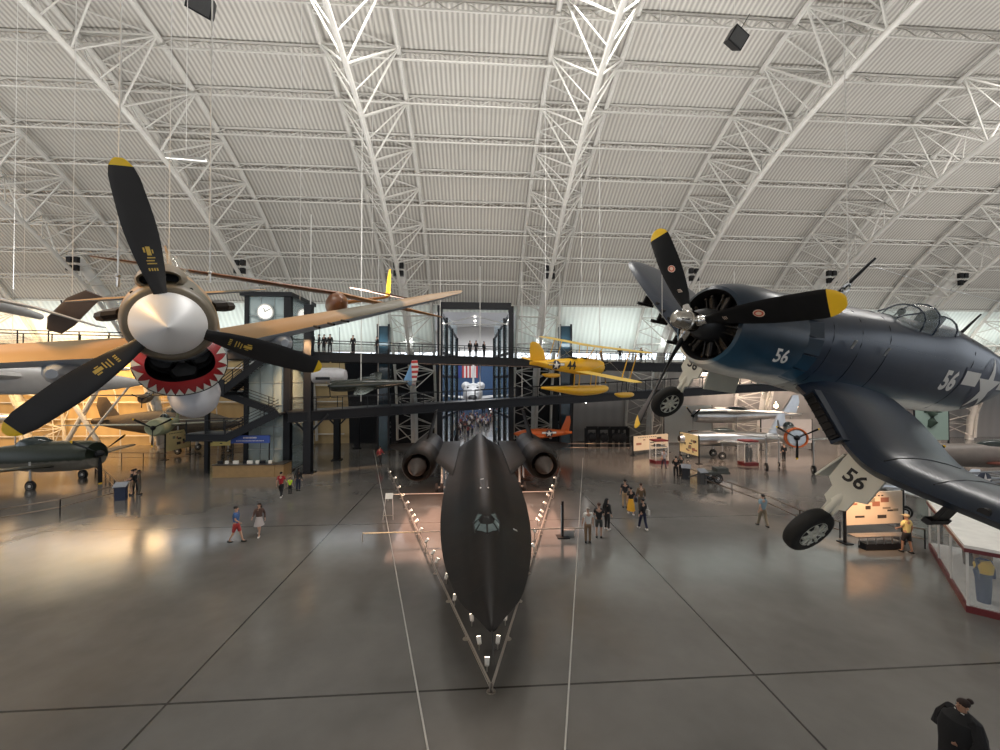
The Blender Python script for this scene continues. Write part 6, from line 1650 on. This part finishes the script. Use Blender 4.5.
person(fl(643, 530), 190, 'person in black jacket and navy trousers carrying a white bag', BK, NV, 'walk', BK, 'short', 1.66, short=False, shoe=WH, bag=WH)
person(fl(236, 543), 95, 'person in blue shirt and red shorts walking on the left', (.05, .12, .30), (.38, .04, .04), 'walk', BK, h=1.78, legs='short')
person(fl(259, 536), 10, 'person with long dark hair, brown jacket and pale dress on the left', (.10, .06, .05), (.45, .42, .42), 'walk', (.02, .01, .008), 'long', 1.66, short=False, skirt=-.45, shoe=WH)
person(fl(281, 498), 185, 'person in red shirt and black trousers near the lift tower', (.30, .012, .02), BK, 'walk', BK, h=1.74, shoe=WH)
person(fl(290, 494), 180, 'child in lime green shirt between two adults', (.50, .75, .02), BK, 'stand', BK, h=1.15)
person(fl(298, 491), 175, 'person in dark clothes with long hair beside the child', BK, NV, 'stand', BK, 'long', 1.62, short=False)
person(fl(132, 495), -60, 'person in dark top and khaki shorts by the left railing', BK, (.28, .2, .13), 'arms', BK, h=1.74, legs='short')
person(fl(139, 495), 120, 'person in grey camouflage top right of the pair by the left railing', (.09, .08, .06), (.11, .1, .08), 'stand', BK, h=1.72, skin=2)
person(fl(135, 493), 200, 'person in black clothes between the pair by the left railing', BK, BK, 'stand', BK, h=1.70, short=False)
person(fl(98, 462), 90, 'person in white shirt bending near the green fighter', WH, BK, 'arms', BK, h=1.72)
person(fl(223, 452), 60, 'person in dark suit near the yellow board on the left', BK, BK, 'stand', BK, h=1.75, short=False)
person(fl(380, 465), 160, 'person in red top and black trousers walking behind the left engine', (.3, .04, .05), BK, 'walk', BK, h=1.74, short=False)
person(fl(763, 527), 180, 'person in light blue shirt and khaki trousers near the right railing', (.24, .35, .42), (.20, .17, .12), 'walk', BK, h=1.76)
person(fl(664, 469), 180, 'person in grey shirt and dark jeans next to the small glass case', (.32, .31, .33), (.05, .04, .06), 'walk', BK, h=1.72, skin=1)
person(fl(676, 478), 150, 'person in black clothes left of the two at the black lectern', BK, BK, 'arms', BK, h=1.75, short=False)
person(fl(681, 476), 200, 'person in dark olive shirt right of the two at the black lectern', (.05, .05, .04), BK, 'stand', BK, h=1.76)
person(fl(907, 553), 185, 'person in yellow shirt and black shorts beside the cream board', (.60, .52, .22), BK, 'lean', (.45, .35, .2), 'cap', 1.76, legs='short', skin=1)
person(fl(784, 461), 180, 'person in black standing at the rear right near the silver plane', BK, BK, 'stand', BK, h=1.75, short=False)
pp = at(957, 711, 7.05)
bg_ = person((pp.x + .12, pp.y), -100, 'person in black coat with hair in a bun at the bottom right corner', (.004, .004, .005), BK, 'lean', (.02, .010, .008), 'bun', 1.72, short=False, skin=1)
q = MB(); q.tube([(0, 0, .35), (0, .0, .8), (0, -.02, 1.15), (0, -.01, 1.36), (0, 0, 1.5)], [.34, .33, .33, .27, .09], 16)
for s in (-1, 1): q.tube([(s * .2, 0, 1.4), (s * .36, -.04, 1.15), (s * .36, -.16, .95)], [.11, .11, .08], 10)
q.build('coat', cm_((.004, .004, .005)), bg_)
q = MB(); q.tube([(-.09, -.06, 1.5), (0, -.1, 1.49), (.09, -.06, 1.5)], .008, 6); q.build('collar', cm_((.6, .6, .58)), bg_)
# silhouettes on the upper walkway
def on_walk(px, Y, z, lab, face, top=BK, grp=None):
    r = person((at(px, 350, Y).x, Y), face, lab, top, BK, 'stand', BK, h=1.72, short=False, group=grp); r.location.z = z; return r
def wz_up(x):
    for a, b in zip(up_pts, up_pts[1:]):
        if a.x <= x <= b.x:
            t = (x - a.x) / (b.x - a.x); return a.lerp(b, t)
    return up_pts[-1]
for px in (313, 319, 324, 330, 353, 377, 470, 476, 484, 620, 641):
    x = at(px, 350, 39).x; c = wz_up(x)
    on_walk(px, c.y + random.uniform(-.6, .6), c.z + .09, 'small dark figure standing on the upper walkway ' + ('left of the opening' if px < 440 else 'in front of the opening' if px < 520 else 'right of the opening'), random.uniform(-60, 60), grp='visitors on the upper walkway, ' + ('left' if px < 440 else 'middle' if px < 520 else 'right'))
# the crowd in the next hall: copies of a few figures
protos = []
for k, (t, b) in enumerate((((.5, .48, .46), NV), (BK, (.2, .17, .13)), ((.25, .04, .04), NV), ((.06, .1, .25), BK), ((.6, .58, .55), (.03, .03, .03)), (BK, BK))):
    protos.append(person((0, 60 + k), 0, 'small visitor in the crowd beyond the tall opening', t, b, ('stand', 'walk', 'arms')[k % 3], BK, h=1.7, group='crowd in the next hall', skin=k % 3))
rnd = random.Random(3); used = 0; spots = []
while len(spots) < 105:
    Y = 54 + 56 * rnd.random() ** 1.15; px = rnd.uniform(452, 500)
    if 474 < px < 495 and Y < 62: continue
    x = at(px, 380, Y).x
    if abs(x - at(473, 380, 92).x) < 3.5 and Y > 77: continue
    if all((x - a) ** 2 + (Y - b) ** 2 > .5 for a, b in spots): spots.append((x, Y))
for i, (x, Y) in enumerate(spots):
    o = protos[i] if i < len(protos) else copy_tree(protos[i % len(protos)])
    o.location = (x, Y, 0); s_ = o.scale.copy(); o.rotation_euler = (0, 0, rnd.uniform(0, 6.28)); o.scale = s_
